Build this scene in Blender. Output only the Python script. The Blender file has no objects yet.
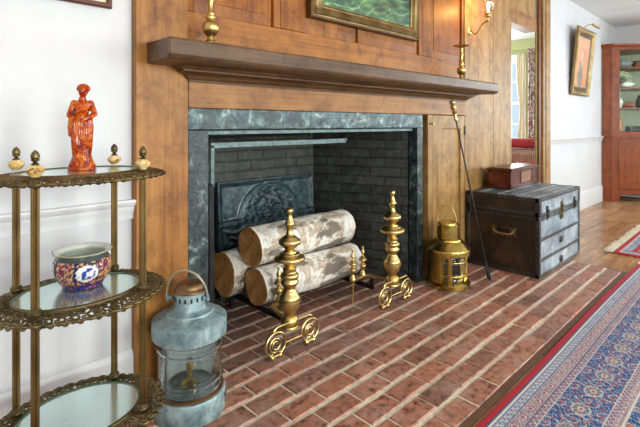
import bpy, math, random
import numpy as np
from mathutils import Vector, Matrix, noise
random.seed(7)
rng = np.random.default_rng(5)
PI = math.pi
SC = bpy.context.scene
COL = SC.collection

# ---------------------------------------------------------------- helpers
def lin(c):
    return tuple(((x/255)/12.92 if x/255 <= .04045 else ((x/255+.055)/1.055)**2.4) for x in c)
def L4(c): return (*lin(c), 1.0)

class Nodes:
    def __init__(s, name):
        s.m = bpy.data.materials.new(name); s.m.use_nodes = True
        s.t = s.m.node_tree; s.b = s.t.nodes['Principled BSDF']
    def n(s, typ, ins=None, **kw):
        nd = s.t.nodes.new(typ)
        for k, v in kw.items(): setattr(nd, k, v)
        for k, v in (ins or {}).items():
            if isinstance(v, bpy.types.NodeSocket): s.t.links.new(v, nd.inputs[k])
            else: nd.inputs[k].default_value = v
        return nd
    def coord(s, scale=(1,1,1), kind='Object', rot=(0,0,0), loc=(0,0,0)):
        c = s.n('ShaderNodeTexCoord')
        return s.n('ShaderNodeMapping', {'Vector': c.outputs[kind], 'Scale': scale, 'Rotation': rot, 'Location': loc}).outputs[0]
    def noise(s, vec, scale=5, detail=4, rough=.55, dist=0):
        return s.n('ShaderNodeTexNoise', {'Vector': vec, 'Scale': scale, 'Detail': detail, 'Roughness': rough, 'Distortion': dist}).outputs['Fac']
    def ramp(s, fac, stops, interp='LINEAR'):
        r = s.n('ShaderNodeValToRGB', {'Fac': fac}); cr = r.color_ramp; cr.interpolation = interp
        while len(cr.elements) < len(stops): cr.elements.new(.5)
        for e, (p, c) in zip(cr.elements, stops):
            e.position = p; e.color = L4(c) if len(c) == 3 else c
        return r.outputs[0]
    def mix(s, fac, a, b, mode='MIX'):
        m = s.n('ShaderNodeMix', data_type='RGBA', blend_type=mode)
        for k, v in ((0, fac), (6, a), (7, b)):
            if isinstance(v, bpy.types.NodeSocket): s.t.links.new(v, m.inputs[k])
            else: m.inputs[k].default_value = v
        return m.outputs[2]
    def math(s, op, a, b=0.0):
        m = s.n('ShaderNodeMath', operation=op)
        for k, v in ((0, a), (1, b)):
            if isinstance(v, bpy.types.NodeSocket): s.t.links.new(v, m.inputs[k])
            else: m.inputs[k].default_value = v
        return m.outputs[0]
    def set(s, **kw):
        for k, v in kw.items():
            k = k.replace('_', ' ')
            if isinstance(v, bpy.types.NodeSocket): s.t.links.new(v, s.b.inputs[k])
            else: s.b.inputs[k].default_value = v
        return s
    def bump(s, h, strength=.3, dist=.01):
        b = s.n('ShaderNodeBump', {'Height': h, 'Strength': strength, 'Distance': dist})
        s.t.links.new(b.outputs[0], s.b.inputs['Normal']); return s

def plain(name, c, rough=.5, metal=0, var=.12, scale=20, bump=0, **kw):
    s = Nodes(name); v = s.coord()
    f = s.noise(v, scale, 5)
    d = tuple(max(0, x*(1-var)) for x in c); h = tuple(min(255, x*(1+var)) for x in c)
    s.set(Base_Color=s.ramp(f, [(.3, d), (.7, h)]), Roughness=rough, Metallic=metal, **kw)
    if bump: s.bump(f, bump, .004)
    return s.m

def wood(name, cols, axis='z', rough=.45, grain=1.0, knots=True, bump=.15, coat=0):
    s = Nodes(name)
    sc = {'z': (9, 9, .8), 'x': (.8, 9, 9), 'y': (9, .8, 9)}[axis]
    sf = {'z': (95, 95, 2.2), 'x': (2.2, 95, 95), 'y': (95, 2.2, 95)}[axis]
    v = s.coord(tuple(a*grain for a in sc)); vf = s.coord(tuple(a*grain for a in sf))
    n1 = s.noise(v, 1.0, 6, .6, 1.2); n2 = s.noise(vf, 1.0, 4, .6, .3)
    big = s.noise(s.coord(), 1.7, 3)
    f = s.math('ADD', s.math('MULTIPLY', n1, .48), s.math('MULTIPLY', n2, .34))
    f = s.math('ADD', f, s.math('MULTIPLY', big, .18))
    c = s.ramp(f, [(.33, cols[0]), (.47, cols[1]), (.66, cols[2])])
    if knots:
        ks = {'z': (3.1, 3.1, 1.9), 'x': (1.9, 3.1, 3.1), 'y': (3.1, 1.9, 3.1)}[axis]
        vo = s.n('ShaderNodeTexVoronoi', {'Vector': s.coord(ks), 'Scale': 1.0}).outputs['Distance']
        c = s.mix(s.ramp(vo, [(.03, (255, 255, 255)), (.05, (120, 120, 120)), (.11, (0, 0, 0))]), c, L4(tuple(x*.42 for x in cols[0])))
    mot = s.noise(s.coord((1, 1, 1)), 9, 6, .75, .4)
    c = s.mix(1.0, c, s.ramp(mot, [(.34, (186, 176, 166)), (.52, (238, 234, 230)), (.66, (255, 255, 255))]), 'MULTIPLY')
    spk = s.n('ShaderNodeTexVoronoi', {'Vector': s.coord(), 'Scale': 26.0}).outputs['Distance']
    c = s.mix(s.ramp(spk, [(.05, (200, 200, 200)), (.11, (0, 0, 0))]), c, L4(tuple(x*.5 for x in cols[0])))
    s.set(Base_Color=c, Roughness=rough); s.b.inputs['Specular IOR Level'].default_value = .35
    s.b.inputs['Coat Weight'].default_value = coat; s.b.inputs['Coat Roughness'].default_value = .25
    s.bump(f, bump, .003)
    return s.m

def attrmat(name, rough=.6, bump=0, **kw):
    s = Nodes(name); a = s.n('ShaderNodeAttribute', attribute_name='Col')
    f = s.noise(s.coord(), 220, 2)
    c = s.mix(.25, a.outputs['Color'], s.ramp(f, [(.2, (150, 150, 150)), (.8, (255, 255, 255))]), 'MULTIPLY')
    s.set(Base_Color=c, Roughness=rough, **kw)
    if bump: s.bump(f, bump, .003)
    return s.m

class MB:
    def __init__(s): s.v = []; s.f = []
    def add(s, vs, fs, M=None):
        o = len(s.v)
        s.v += [tuple(M @ Vector(v)) if M is not None else tuple(v) for v in vs]
        s.f += [tuple(i+o for i in f) for f in fs]; return s
    def box(s, x0, x1, y0, y1, z0, z1, M=None):
        vs = [(x, y, z) for x in (x0, x1) for y in (y0, y1) for z in (z0, z1)]
        return s.add(vs, [(0,1,3,2),(4,6,7,5),(0,4,5,1),(2,3,7,6),(0,2,6,4),(1,5,7,3)], M)
    def lathe(s, prof, n=32, M=None, a0=0, a1=2*PI, sx=1, sy=1, lobes=None):
        full = abs(a1-a0-2*PI) < 1e-6; k = n if full else n+1
        vs = []
        for r, z in prof:
            r = max(r, 1e-5)
            for i in range(k):
                a = a0+(a1-a0)*i/n
                rr = r*(1+(lobes[1]*math.cos(lobes[0]*a) if lobes else 0))
                vs.append((rr*math.cos(a)*sx, rr*math.sin(a)*sy, z))
        fs = []
        for j in range(len(prof)-1):
            for i in range(n):
                i2 = (i+1) % k if full else i+1
                fs.append((j*k+i, j*k+i2, (j+1)*k+i2, (j+1)*k+i))
        return s.add(vs, fs, M)
    def tube(s, pts, r, n=8, closed=False, M=None, flat=1.0):
        pts = [Vector(p) for p in pts]; N = len(pts); vs = []; up = None
        for i, p in enumerate(pts):
            a = pts[(i-1) % N] if closed or i > 0 else p
            b = pts[(i+1) % N] if closed or i < N-1 else p
            t = (b-a).normalized()
            if up is None:
                up = Vector((0,0,1)) if abs(t.z) < .9 else Vector((1,0,0))
            u = (up-t*up.dot(t))
            if u.length < 1e-6: u = t.orthogonal()
            u.normalize(); w = t.cross(u); up = u
            rr = r[i] if isinstance(r, (list, tuple)) else r
            for k in range(n):
                an = 2*PI*k/n
                vs.append(p+u*(rr*math.cos(an))+w*(rr*flat*math.sin(an)))
        fs = []
        for j in range(N if closed else N-1):
            j2 = (j+1) % N
            for k in range(n):
                k2 = (k+1) % n
                fs.append((j*n+k, j*n+k2, j2*n+k2, j2*n+k))
        if not closed:
            fs.append(tuple(range(n-1, -1, -1))); fs.append(tuple((N-1)*n+k for k in range(n)))
        return s.add(vs, fs, M)
    def sphere(s, c, r, n=14, sc=(1,1,1), M=None):
        m = Matrix.Translation(c) @ Matrix.Diagonal((*sc, 1))
        if M is not None: m = M @ m
        return s.lathe([(r*math.sin(PI*i/(n//2)), -r*math.cos(PI*i/(n//2))) for i in range(n//2+1)], n, m)
    def prism(s, poly, z0, z1, M=None):
        n = len(poly)
        vs = [(x, y, z0) for x, y in poly]+[(x, y, z1) for x, y in poly]
        fs = [tuple(range(n-1, -1, -1)), tuple(range(n, 2*n))]+[(i, (i+1) % n, n+(i+1) % n, n+i) for i in range(n)]
        return s.add(vs, fs, M)
    def grid(s, fn, nu, nv):
        vs = [fn(i/(nu-1), j/(nv-1)) for j in range(nv) for i in range(nu)]
        fs = [(j*nu+i, j*nu+i+1, (j+1)*nu+i+1, (j+1)*nu+i) for j in range(nv-1) for i in range(nu-1)]
        return s.add(vs, fs)
    def build(s, name, mat, parent=None, bevel=0, seg=2, smooth=True, ang=35, loc=None, fix=True):
        me = bpy.data.meshes.new(name); me.from_pydata(s.v, [], s.f)
        me.validate(); me.update()
        if fix:
            import bmesh
            bm = bmesh.new(); bm.from_mesh(me)
            bmesh.ops.remove_doubles(bm, verts=bm.verts, dist=2e-5)
            bmesh.ops.recalc_face_normals(bm, faces=bm.faces); bm.to_mesh(me); bm.free()
        if smooth:
            me.polygons.foreach_set('use_smooth', [True]*len(me.polygons))
            me.set_sharp_from_angle(angle=math.radians(ang))
        o = bpy.data.objects.new(name, me); COL.objects.link(o)
        if mat: me.materials.append(mat)
        if parent: o.parent = parent
        if loc: o.location = loc
        if bevel:
            b = o.modifiers.new('bevel', 'BEVEL'); b.width = bevel; b.segments = seg; b.limit_method = 'ANGLE'; b.angle_limit = math.radians(40)
        return o

def thing(name, label, cat, loc=(0,0,0), rot=(0,0,0), group=None):
    o = bpy.data.objects.new(name, None); COL.objects.link(o)
    o.location = loc; o.rotation_euler = rot; o.empty_display_size = .1
    o['label'] = label; o['category'] = cat
    if group: o['group'] = group
    return o
def tag(o, label, cat, group=None, kind=None):
    o['label'] = label; o['category'] = cat
    if group: o['group'] = group
    if kind: o['kind'] = kind
    return o
def struct(o, label=None):
    o['kind'] = 'structure'
    if label: o['label'] = label
    return o
def kids(o): return [c for c in COL.objects if c.parent == o]
def dup(o, loc=None, label=None, rot=None, parent=None):
    c = o.copy(); COL.objects.link(c)
    if parent: c.parent = parent
    if loc: c.location = loc
    if rot: c.rotation_euler = rot
    if label: c['label'] = label
    for k in kids(o): dup(k, parent=c)
    return c
def Rz(a): return Matrix.Rotation(a, 4, 'Z')
def Ry(a): return Matrix.Rotation(a, 4, 'Y')
def Rx(a): return Matrix.Rotation(a, 4, 'X')
def T(*p): return Matrix.Translation(p)
def colour(o, cols):
    """cols: N x 3 sRGB 0..255, one per vertex"""
    me = o.data; a = me.color_attributes.new('Col', 'FLOAT_COLOR', 'POINT')
    c = np.asarray(cols, float)/255; c = np.where(c <= .04045, c/12.92, ((c+.055)/1.055)**2.4)
    out = np.ones((len(c), 4), np.float32); out[:, :3] = c
    a.data.foreach_set('color', out.ravel())

# ---------------------------------------------------------------- materials
PINE_L = wood('pine_pilaster', [(100,58,20), (156,102,46), (180,130,68)])
PINE_O = wood('pine_overmantel', [(84,42,8), (142,82,20), (172,110,38)])
PINE_OX = wood('pine_overmantel_rail', [(94,50,12), (152,94,30), (178,120,50)], 'x')
PINE_R = wood('pine_planks', [(106,78,42), (166,128,76), (192,158,104)])
PINE_FX = wood('pine_frieze', [(100,60,26), (154,104,52), (180,134,80)], 'x')
MANTEL = wood('mantel_wood', [(52,34,20), (92,66,42), (122,92,64)], 'x', rough=.38, knots=True, bump=.35)
CASING = wood('door_casing', [(74,38,14), (110,62,26), (134,82,40)], knots=False)
CHERRY = wood('cherry_cabinet', [(94,40,14), (140,68,30), (162,90,48)], knots=False, rough=.35)
REDWOOD = wood('mahogany_box', [(60,24,14), (92,40,24), (112,54,34)], 'x', knots=False, rough=.3, bump=.05)
DARK = plain('dark_gap', (20,16,14), .8)

def m_floor():
    s = Nodes('plank_floor')
    v = s.coord((.9, 9, 9)); n1 = s.noise(v, 1.4, 6, .6, 1); n2 = s.noise(s.coord((4, 50, 50)), 1, 3); big = s.noise(s.coord(), 1.3, 3)
    f = s.math('ADD', s.math('MULTIPLY', n1, .6), s.math('ADD', s.math('MULTIPLY', n2, .15), s.math('MULTIPLY', big, .25)))
    pr = s.n('ShaderNodeNewGeometry').outputs['Random Per Island']
    f = s.math('ADD', f, s.math('MULTIPLY', s.math('SUBTRACT', pr, .5), .12))
    c = s.ramp(f, [(.33, (110,72,44)), (.5, (166,124,84)), (.66, (196,160,120))])
    s.set(Base_Color=c, Roughness=s.math('ADD', s.math('MULTIPLY', big, .3), .12)); s.bump(f, .12, .003)
    return s.m
FLOORM = m_floor()

def m_brick():
    s = Nodes('hearth_brick')
    r = s.n('ShaderNodeNewGeometry').outputs['Random Per Island']
    base = s.ramp(r, [(0, (146,108,94)), (.25, (174,122,102)), (.5, (192,130,106)), (.75, (166,122,108)), (1, (206,150,124))])
    n = s.noise(s.coord(), 34, 6, .65); n2 = s.noise(s.coord(), 7, 4)
    c = s.mix(1.0, base, s.ramp(n, [(.34, (120,110,108)), (.5, (225,218,214)), (.7, (255,255,255))]), 'MULTIPLY')
    c = s.mix(s.math('MULTIPLY', s.ramp(n2, [(.5, (0,0,0)), (.7, (255,255,255))]), .4), c, L4((178,156,146)))
    # soot gathered on the bricks inside the firebox
    y = s.n('ShaderNodeSeparateXYZ', {0: s.coord()}).outputs[1]
    soot = s.n('ShaderNodeMapRange', {'Value': s.math('ADD', y, s.math('MULTIPLY', n2, .5)), 'From Min': 1.98, 'From Max': 2.35}).outputs[0]
    c = s.mix(s.math('MULTIPLY', soot, .62), c, L4((66,60,60)))
    s.set(Base_Color=c, Roughness=s.math('ADD', s.math('MULTIPLY', n, .35), .28)); s.bump(n, .55, .006)
    return s.m
BRICK = m_brick()
MORTAR = plain('mortar', (214,204,182), .9, var=.10, scale=40, bump=.6)

def m_soot(cx):
    """fire-blackened brick; cx: 'x' for a wall along X, 'y' for a wall along Y"""
    s = Nodes('sooty_brick_'+cx)
    c = s.n('ShaderNodeTexCoord').outputs['Object']; sp = s.n('ShaderNodeSeparateXYZ', {0: c})
    wob = s.noise(c, 9, 3)
    zz = s.math('ADD', sp.outputs[2], s.math('MULTIPLY', s.math('SUBTRACT', wob, .5), .014))
    uv = s.n('ShaderNodeCombineXYZ', {0: sp.outputs[0 if cx == 'x' else 1], 1: zz}).outputs[0]
    b = s.n('ShaderNodeTexBrick', {'Vector': uv, 'Scale': 1.0, 'Brick Width': .205, 'Row Height': .066, 'Mortar Size': .006, 'Mortar Smooth': .35,
        'Color1': L4((54,55,50)), 'Color2': L4((32,34,32)), 'Mortar': L4((18,20,19))})
    n = s.noise(c, 16, 6, .7); n2 = s.noise(c, 3, 3)
    col = s.mix(s.ramp(n, [(.5, (0,0,0)), (.72, (180,180,180))]), b.outputs['Color'], L4((104,112,104)))
    col = s.mix(s.ramp(n2, [(.35, (120,120,120)), (.6, (0,0,0))]), col, L4((38,40,42)))
    h = s.math('ADD', s.math('MULTIPLY', b.outputs['Fac'], -1), s.math('MULTIPLY', n, .45))
    s.set(Base_Color=col, Roughness=.5); s.bump(h, .9, .012)
    return s.m
SOOTX, SOOTY = m_soot('x'), m_soot('y')

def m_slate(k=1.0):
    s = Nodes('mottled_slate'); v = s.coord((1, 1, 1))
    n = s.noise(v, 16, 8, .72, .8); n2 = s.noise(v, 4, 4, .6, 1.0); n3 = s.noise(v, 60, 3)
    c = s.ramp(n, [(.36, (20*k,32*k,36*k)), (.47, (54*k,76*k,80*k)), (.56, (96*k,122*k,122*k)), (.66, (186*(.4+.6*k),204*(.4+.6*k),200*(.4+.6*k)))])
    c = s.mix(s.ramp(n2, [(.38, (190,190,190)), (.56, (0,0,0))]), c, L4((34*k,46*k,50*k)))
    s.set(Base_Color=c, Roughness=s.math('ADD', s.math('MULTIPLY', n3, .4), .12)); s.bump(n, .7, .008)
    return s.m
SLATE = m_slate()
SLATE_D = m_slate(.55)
def m_iron(name, lo, hi, rough=.42, metal=.35):
    s = Nodes(name); n = s.noise(s.coord(), 26, 6, .7)
    s.set(Base_Color=s.ramp(n, [(.35, lo), (.7, hi)]), Roughness=rough, Metallic=metal); s.bump(n, .25, .003); return s.m
CASTIRON = m_iron('fireback_iron', (30,42,46), (84,104,110), .27)
FRAMEIRON = m_iron('painted_iron_frame', (70,88,90), (120,142,140), .4, .2)
BLACKIRON = m_iron('black_iron', (22,22,24), (48,48,50), .45, .6)

def m_wall(name, c, rough=.6):
    s = Nodes(name); n = s.noise(s.coord(), 2.2, 5, .6); n2 = s.noise(s.coord(), 90, 3)
    s.set(Base_Color=s.ramp(n, [(.3, tuple(x*.955 for x in c)), (.7, c)]), Roughness=rough); s.bump(n2, .08, .002); return s.m
WHITE = m_wall('white_plaster', (212,213,216))
CEIL = m_wall('ceiling_paint', (232,232,232))
TRIM = m_wall('white_trim_gloss', (226,227,230), .35)
GREEN = m_wall('green_plaster', (172,176,124))

def m_brass(name, lo, hi, rough=.22):
    s = Nodes(name); n = s.noise(s.coord(), 45, 5, .6); n2 = s.noise(s.coord(), 9, 3)
    s.set(Base_Color=s.ramp(n2, [(.3, lo), (.7, hi)]), Metallic=1.0, Roughness=s.math('ADD', s.math('MULTIPLY', n, .22), rough-.1)); s.bump(n, .06, .002); return s.m
BRASS = m_brass('polished_brass', (190,158,92), (222,196,134), .30)
BRASSL = m_brass('lantern_brass', (176,146,70), (222,194,112), .22)
BRONZE = m_brass('aged_bronze', (84,72,48), (130,114,80), .45)
POSTM = m_brass('bronze_post', (92,72,42), (138,112,70), .45)
GOLD = m_brass('gilt_frame', (118,96,60), (168,146,104), .45)
COPPER = m_brass('aged_copper', (120,92,66), (160,128,96), .42)

def m_galv():
    s = Nodes('galvanised_metal'); n = s.noise(s.coord(), 14, 6, .7, .5); n2 = s.noise(s.coord(), 50, 3)
    s.set(Base_Color=s.ramp(n, [(.34, (92,114,118)), (.5, (132,154,158)), (.66, (174,194,194))]), Metallic=.3, Roughness=s.math('ADD', s.math('MULTIPLY', n2, .25), .32)); s.bump(n, .15, .004); return s.m
GALV = m_galv()
def m_glass(name, tint=(1,1,1,1), rough=.02, ior=1.45):
    s = Nodes(name); s.set(Base_Color=tint, Roughness=rough, IOR=ior); s.b.inputs['Transmission Weight'].default_value = 1; return s.m
GLASS = m_glass('clear_glass')
LENS = m_glass('lens_glass', (.93,.97,.96,1), .10)
def m_pane(name, tint=(.97,1,.99,1), gl=.1):
    s = Nodes(name); t = s.t
    tr = s.n('ShaderNodeBsdfTransparent', {'Color': tint}); g = s.n('ShaderNodeBsdfGlossy', {'Roughness': .03})
    mx = s.n('ShaderNodeMixShader', {0: gl, 1: tr.outputs[0], 2: g.outputs[0]})
    t.links.new(mx.outputs[0], t.nodes['Material Output'].inputs[0]); return s.m
PANE = m_pane('thin_pane', gl=.006)
def m_mirror():
    s = Nodes('aged_mirror'); n = s.noise(s.coord(), 60, 4, .7)
    s.set(Base_Color=s.ramp(n, [(.25, (170,196,192)), (.4, (216,236,232))]), Metallic=.8, Roughness=.16); return s.m
MIRROR = m_mirror()
def m_onyx():
    s = Nodes('onyx'); n = s.noise(s.coord(), 40, 4, .6, 1.5)
    s.set(Base_Color=s.ramp(n, [(.35, (120,90,50)), (.45, (214,170,96)), (.6, (226,204,150)), (.75, (232,222,190))]), Roughness=.12); return s.m
ONYX = m_onyx()
def m_amber():
    s = Nodes('amber_glass'); n = s.noise(s.coord(), 34, 4, .6, 2.0)
    s.set(Base_Color=s.ramp(n, [(.36, (80,8,0)), (.46, (186,50,0)), (.56, (226,110,0)), (.70, (240,160,10))]), Roughness=.08, IOR=1.5)
    s.b.inputs['Transmission Weight'].default_value = .45; s.b.inputs['Specular IOR Level'].default_value = .35
    s.bump(n, .35, .004); return s.m
AMBER = m_amber()

# ---------------------------------------------------------------- room shell
W = 1.74; CH = 2.60; XL, XR, YB = -1.9, 8.13, -3.3
def board(name, x0, x1, z0, z1, mat, y0=W, y1=1.86, bevel=.002, parent=None):
    o = MB().box(x0, x1, y0, y1, z0, z1).build(name, mat, parent, bevel=bevel)
    if parent is None: struct(o)
    return o
# floor: planks along X, one mesh
m = MB(); y = YB
while y < 5.0:
    w = random.choice((.19, .21, .24)); x = XL-random.random()*1.5
    while x < XR:
        l = random.uniform(2.2, 3.6)
        a, b = max(x, XL), min(x+l, XR)
        if b > a:
            m.box(a+.001, b-.001, y+.0012, min(y+w, 5)-.0012, -.03, -.002)
        x += l
    y += w
fl = m.build('floor', FLOORM, fix=False, smooth=False); struct(fl, 'wide pine plank floor')
MB().box(XL, XR, YB, 5, -.06, -.031)
sub = MB().box(XL, XR, YB, 5, -.07, -.031).build('trim_1', DARK); struct(sub)
# hearth: individual bricks over mortar, one mesh per material
HX0, HX1, HY0 = -.6, 3.93, .805
mort = MB().box(HX0, HX1, HY0+.004, 2.50, -.0015, .0015).build('floor_hearth_mortar', MORTAR); struct(mort, 'pale mortar bed of the brick hearth')
m = MB(); P = .11; LN = .187; row = 0; yy = HY0
while yy < 2.46:
    off = (row % 2)*.1+random.uniform(-.02, .02); x = HX0-off
    while x < HX1-.03:
        a, b = x+.0035, x+LN-.0035
        if yy > W+.02 and (b < 1.0 or a > 2.62): x += LN; continue
        a, b = max(a, HX0), min(b, HX1)
        if b-a > .03:
            j = lambda s=.0028: random.uniform(-s, s)
            z = .0065+random.uniform(-.0015, .0015); c = .004; wy = random.uniform(.094, .099)
            tx, ty = j(.0015), j(.0015)
            q = [(a+j(), yy+j()+.004), (b+j(), yy+j()+.004), (b+j(), yy+wy+j()), (a+j(), yy+wy+j())]
            cx, cy = (a+b)/2, yy+wy/2
            top = [(px+(c if px < cx else -c), py+(c if py < cy else -c), z+(tx if px < cx else -tx)+(ty if py < cy else -ty)) for px, py in q]
            lo = [(px, py, z-.005) for px, py in q]; bo = [(px, py, -.01) for px, py in q]
            m.add(top+lo+bo, [(0,1,2,3)]+[(4+i, 4+(i+1) % 4, (i+1) % 4, i) for i in range(4)]+[(8+i, 8+(i+1) % 4, 4+(i+1) % 4, 4+i) for i in range(4)])
        x += LN
    yy += P; row += 1
hb = m.build('floor_hearth', BRICK, fix=False, smooth=False); struct(hb, 'worn red brick hearth set flush with the floor')
edge = MB().box(HX0, HX1, HY0-.028, HY0+.002, -.01, .004).build('trim_2', plain('dark_edge_strip', (92,62,42), .6), bevel=.002); struct(edge, 'thin dark wood strip edging the brick hearth')

ce = MB().box(XL-.1, XR+.1, YB-.1, 5.1, CH, CH+.1).build('ceiling', CEIL); struct(ce)
# white wall left of the fireplace and right of the doorway
struct(MB().box(XL, .684, 1.76, 1.88, 0, CH).build('wall_left', WHITE), 'white plaster wall left of the fireplace')
struct(MB().box(5.15, XR, 1.765, 1.88, 0, CH).build('wall_right', WHITE), 'white plaster wall right of the doorway')
def profile_x(prof, x0, x1, y):
    m = MB(); n = len(prof)
    vs = [(x, y-o, z) for x in (x0, x1) for o, z in prof]
    fs = [tuple(range(n-1, -1, -1)), tuple(range(n, 2*n))]+[(i, (i+1) % n, n+(i+1) % n, n+i) for i in range(n)]
    return m.add(vs, fs)
rail = lambda t: [(0, t-.075), (.012, t-.075), (.014, t-.05), (.022, t-.04), (.024, t-.026), (.032, t-.02), (.038, t-.006), (.036, t), (0, t)]
struct(profile_x(rail(.808), XL, .690, 1.76).build('trim_3', TRIM), 'white moulded chair rail on the left wall')
struct(profile_x(rail(.93), 5.17, 7.33, 1.765).build('trim_4', TRIM), 'white moulded chair rail on the right wall')
bp = [(0, 0), (.018, 0), (.018, .2), (.012, .215), (.006, .225), (0, .225)]
struct(profile_x(bp, XL, .684, 1.76).build('baseboard_left', TRIM)); struct(profile_x(bp, 5.17, 7.33, 1.765).build('baseboard_right', TRIM))
# end wall X=XR with two windows; far room side green
def wall_with_holes_x(name, X, th, y0, y1, holes, mat):
    m = MB(); ys = y0
    for (a, b, z0, z1) in sorted(holes):
        m.box(X, X+th, ys, a, 0, CH); m.box(X, X+th, a, b, 0, z0); m.box(X, X+th, a, b, z1, CH); ys = b
    m.box(X, X+th, ys, y1, 0, CH)
    o = m.build(name, mat); struct(o); return o
def wall_with_holes_y(name, Y, th, x0, x1, holes, mat):
    m = MB(); xs = x0
    for (a, b, z0, z1) in sorted(holes):
        m.box(xs, a, Y, Y+th, 0, CH); m.box(a, b, Y, Y+th, 0, z0); m.box(a, b, Y, Y+th, z1, CH); xs = b
    m.box(xs, x1, Y, Y+th, 0, CH)
    o = m.build(name, mat); struct(o); return o
EW = [(-2.6, -1.6, .75, 2.25), (-1.0, 0.3, .75, 2.25)]
RW = [(-.9, .3, .75, 2.25), (1.3, 2.6, .75, 2.25), (3.6, 4.9, .75, 2.25), (5.9, 7.2, .75, 2.25)]
wall_with_holes_x('wall_end', XR, .12, YB, 1.88, EW, WHITE)
wall_with_holes_y('wall_rear', YB-.12, .12, XL, XR, RW, WHITE)
struct(MB().box(XL-.12, XL, YB, 5, 0, CH).build('wall_side', WHITE))
FW = [(3.14, 3.95, .72, 2.25)]
wall_with_holes_x('wall_far', XR, .12, 1.88, 5.0, FW, GREEN)
BW = [(4.3, 5.6, .75, 2.25), (6.2, 7.5, .75, 2.25)]  # unseen openings added to let more light into the far room
wall_with_holes_y('wall_back', 5.0, .12, XL, XR, BW, GREEN)
struct(MB().box(3.6, 3.7, 1.88, 5.0, 0, CH).build('wall_parlour', GREEN))
# windows
def window(n, kind, a, b, z0, z1, pos):
    e = bpy.data.objects.new('window_%d' % n, None); COL.objects.link(e); struct(e)
    f = MB(); g = MB()
    def bx(mm, u0, u1, d0, d1, w0, w1):
        if kind == 'x': mm.box(pos+d0, pos+d1, u0, u1, w0, w1)
        else: mm.box(u0, u1, pos-d1, pos-d0, w0, w1)
    for (u0, u1, w0, w1) in ((a, a+.04, z0, z1), (b-.04, b, z0, z1), (a, b, z0, z0+.04), (a, b, z1-.04, z1), (a, b, (z0+z1)/2-.02, (z0+z1)/2+.02)):
        bx(f, u0, u1, .03, .08, w0, w1)
    for k in (1, 2): u = a+(b-a)*k/3; bx(f, u-.009, u+.009, .04, .07, z0, z1)
    for k in (1, 3): w = z0+(z1-z0)*k/4; bx(f, a, b, .04, .07, w-.009, w+.009)
    for (u0, u1, w0, w1) in ((a-.1, a, z0-.1, z1+.1), (b, b+.1, z0-.1, z1+.1), (a, b, z1, z1+.1), (a, b, z0-.1, z0)):
        bx(f, u0, u1, -.02, 0, w0, w1)
    bx(g, a, b, .053, .057, z0, z1)
    f.build('window_frame', TRIM, e); g.build('window_pane', PANE, e)
    return e
k = 1
for (a, b, z0, z1) in EW+FW: window(k, 'x', a, b, z0, z1, XR); k += 1
for (a, b, z0, z1) in RW: window(k, 'y', a, b, z0, z1, YB); k += 1

# ---------------------------------------------------------------- panelled wall around the fireplace
o = board('wall_panelling', .905, 3.287, 1.43, CH, PINE_O, 1.762, 1.86); o['label'] = 'pine overmantel panelling above the mantel shelf'
P_ = o
def kid(name, x0, x1, z0, z1, mat, y0, y1=1.768, bevel=.003): return MB().box(x0, x1, y0, y1, z0, z1).build(name, mat, P_, bevel=bevel)
kid('bottom_rail', .905, 3.287, 1.41, 1.58, PINE_OX, 1.742)
for a, b in ((.905, .947), (1.373, 1.416), (1.419, 1.58), (2.008, 2.034), (2.655, 2.70), (2.703, 2.804), (3.256, 3.286)):
    kid('stile', a, b, 1.581, CH, PINE_O, 1.742)
kid('top_rail', .905, 3.287, 2.35, CH-.005, PINE_OX, 1.741)
for a, b in ((.947, 1.373), (1.58, 2.008), (2.034, 2.655), (2.804, 3.256)):   # raised fields
    m = MB(); i = .05; vs = [(a+.004, 1.757, 1.584), (b-.004, 1.757, 1.584), (b-.004, 1.757, 2.348), (a+.004, 1.757, 2.348),
                 (a+i, 1.749, 1.584+i), (b-i, 1.749, 1.584+i), (b-i, 1.749, 2.35-i), (a+i, 1.749, 2.35-i),
                 (a+i, 1.747, 1.586+i), (b-i, 1.747, 1.586+i), (b-i, 1.747, 2.348-i), (a+i, 1.747, 2.348-i)]
    fs = [(0,1,5,4),(1,2,6,5),(2,3,7,6),(3,0,4,7),(4,5,9,8),(5,6,10,9),(6,7,11,10),(7,4,8,11),(8,9,10,11)]
    m.add(vs, fs).build('raised_panel', PINE_O, P_, fix=False)
o = board('trim_5', .686, .903, 0, CH, PINE_L, 1.722); o['label'] = 'wide honey pine pilaster board left of the fireplace'
o = board('trim_6', 2.754, 2.817, 0, 1.166, PINE_R, 1.732); o['label'] = 'narrow pine jamb strip right of the fireplace'
o = board('wall_plank', 3.291, 3.801, 0, CH, PINE_R, 1.735); o['label'] = 'wide vertical pine plank right of the mantel'
o = board('wall_plank.001', 3.806, 4.181, 0, CH, PINE_R, 1.735); o['label'] = 'vertical pine plank beside the doorway'
o = board('trim_7', 4.181, 4.81, 2.055, 2.19, PINE_FX, 1.738); o['label'] = 'pine door header board'
o = board('wall_over_door', 4.181, 4.81, 2.194, CH, PINE_R, 1.752); o['label'] = 'pine panel above the doorway'
# doorway frame
d = bpy.data.objects.new('door_1', None); COL.objects.link(d); struct(d, 'open doorway to the green room')
MB().box(4.80, 4.865, 1.742, 1.752, 0, 2.055).build('door_jamb', wood('olive_jamb', [(96,84,44), (130,116,66), (150,136,86)], knots=False), d, bevel=.003)
MB().box(4.84, 4.915, 1.725, 1.742, 0, CH).build('door_bead', CASING, d, bevel=.003)
MB().box(4.915, 4.975, 1.708, 1.76, 0, CH).build('door_casing', PINE_R, d, bevel=.003)
MB().box(4.975, 5.165, 1.73, 1.80, 0, CH).build('door_casing', CASING, d, bevel=.004)
MB().box(5.02, 5.15, 1.715, 1.735, 0, CH).build('door_casing', PINE_R, d, bevel=.004)
MB().box(4.92, 4.98, 1.76, 1.772, 0, CH).build('door_post', PINE_R, d)
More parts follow.
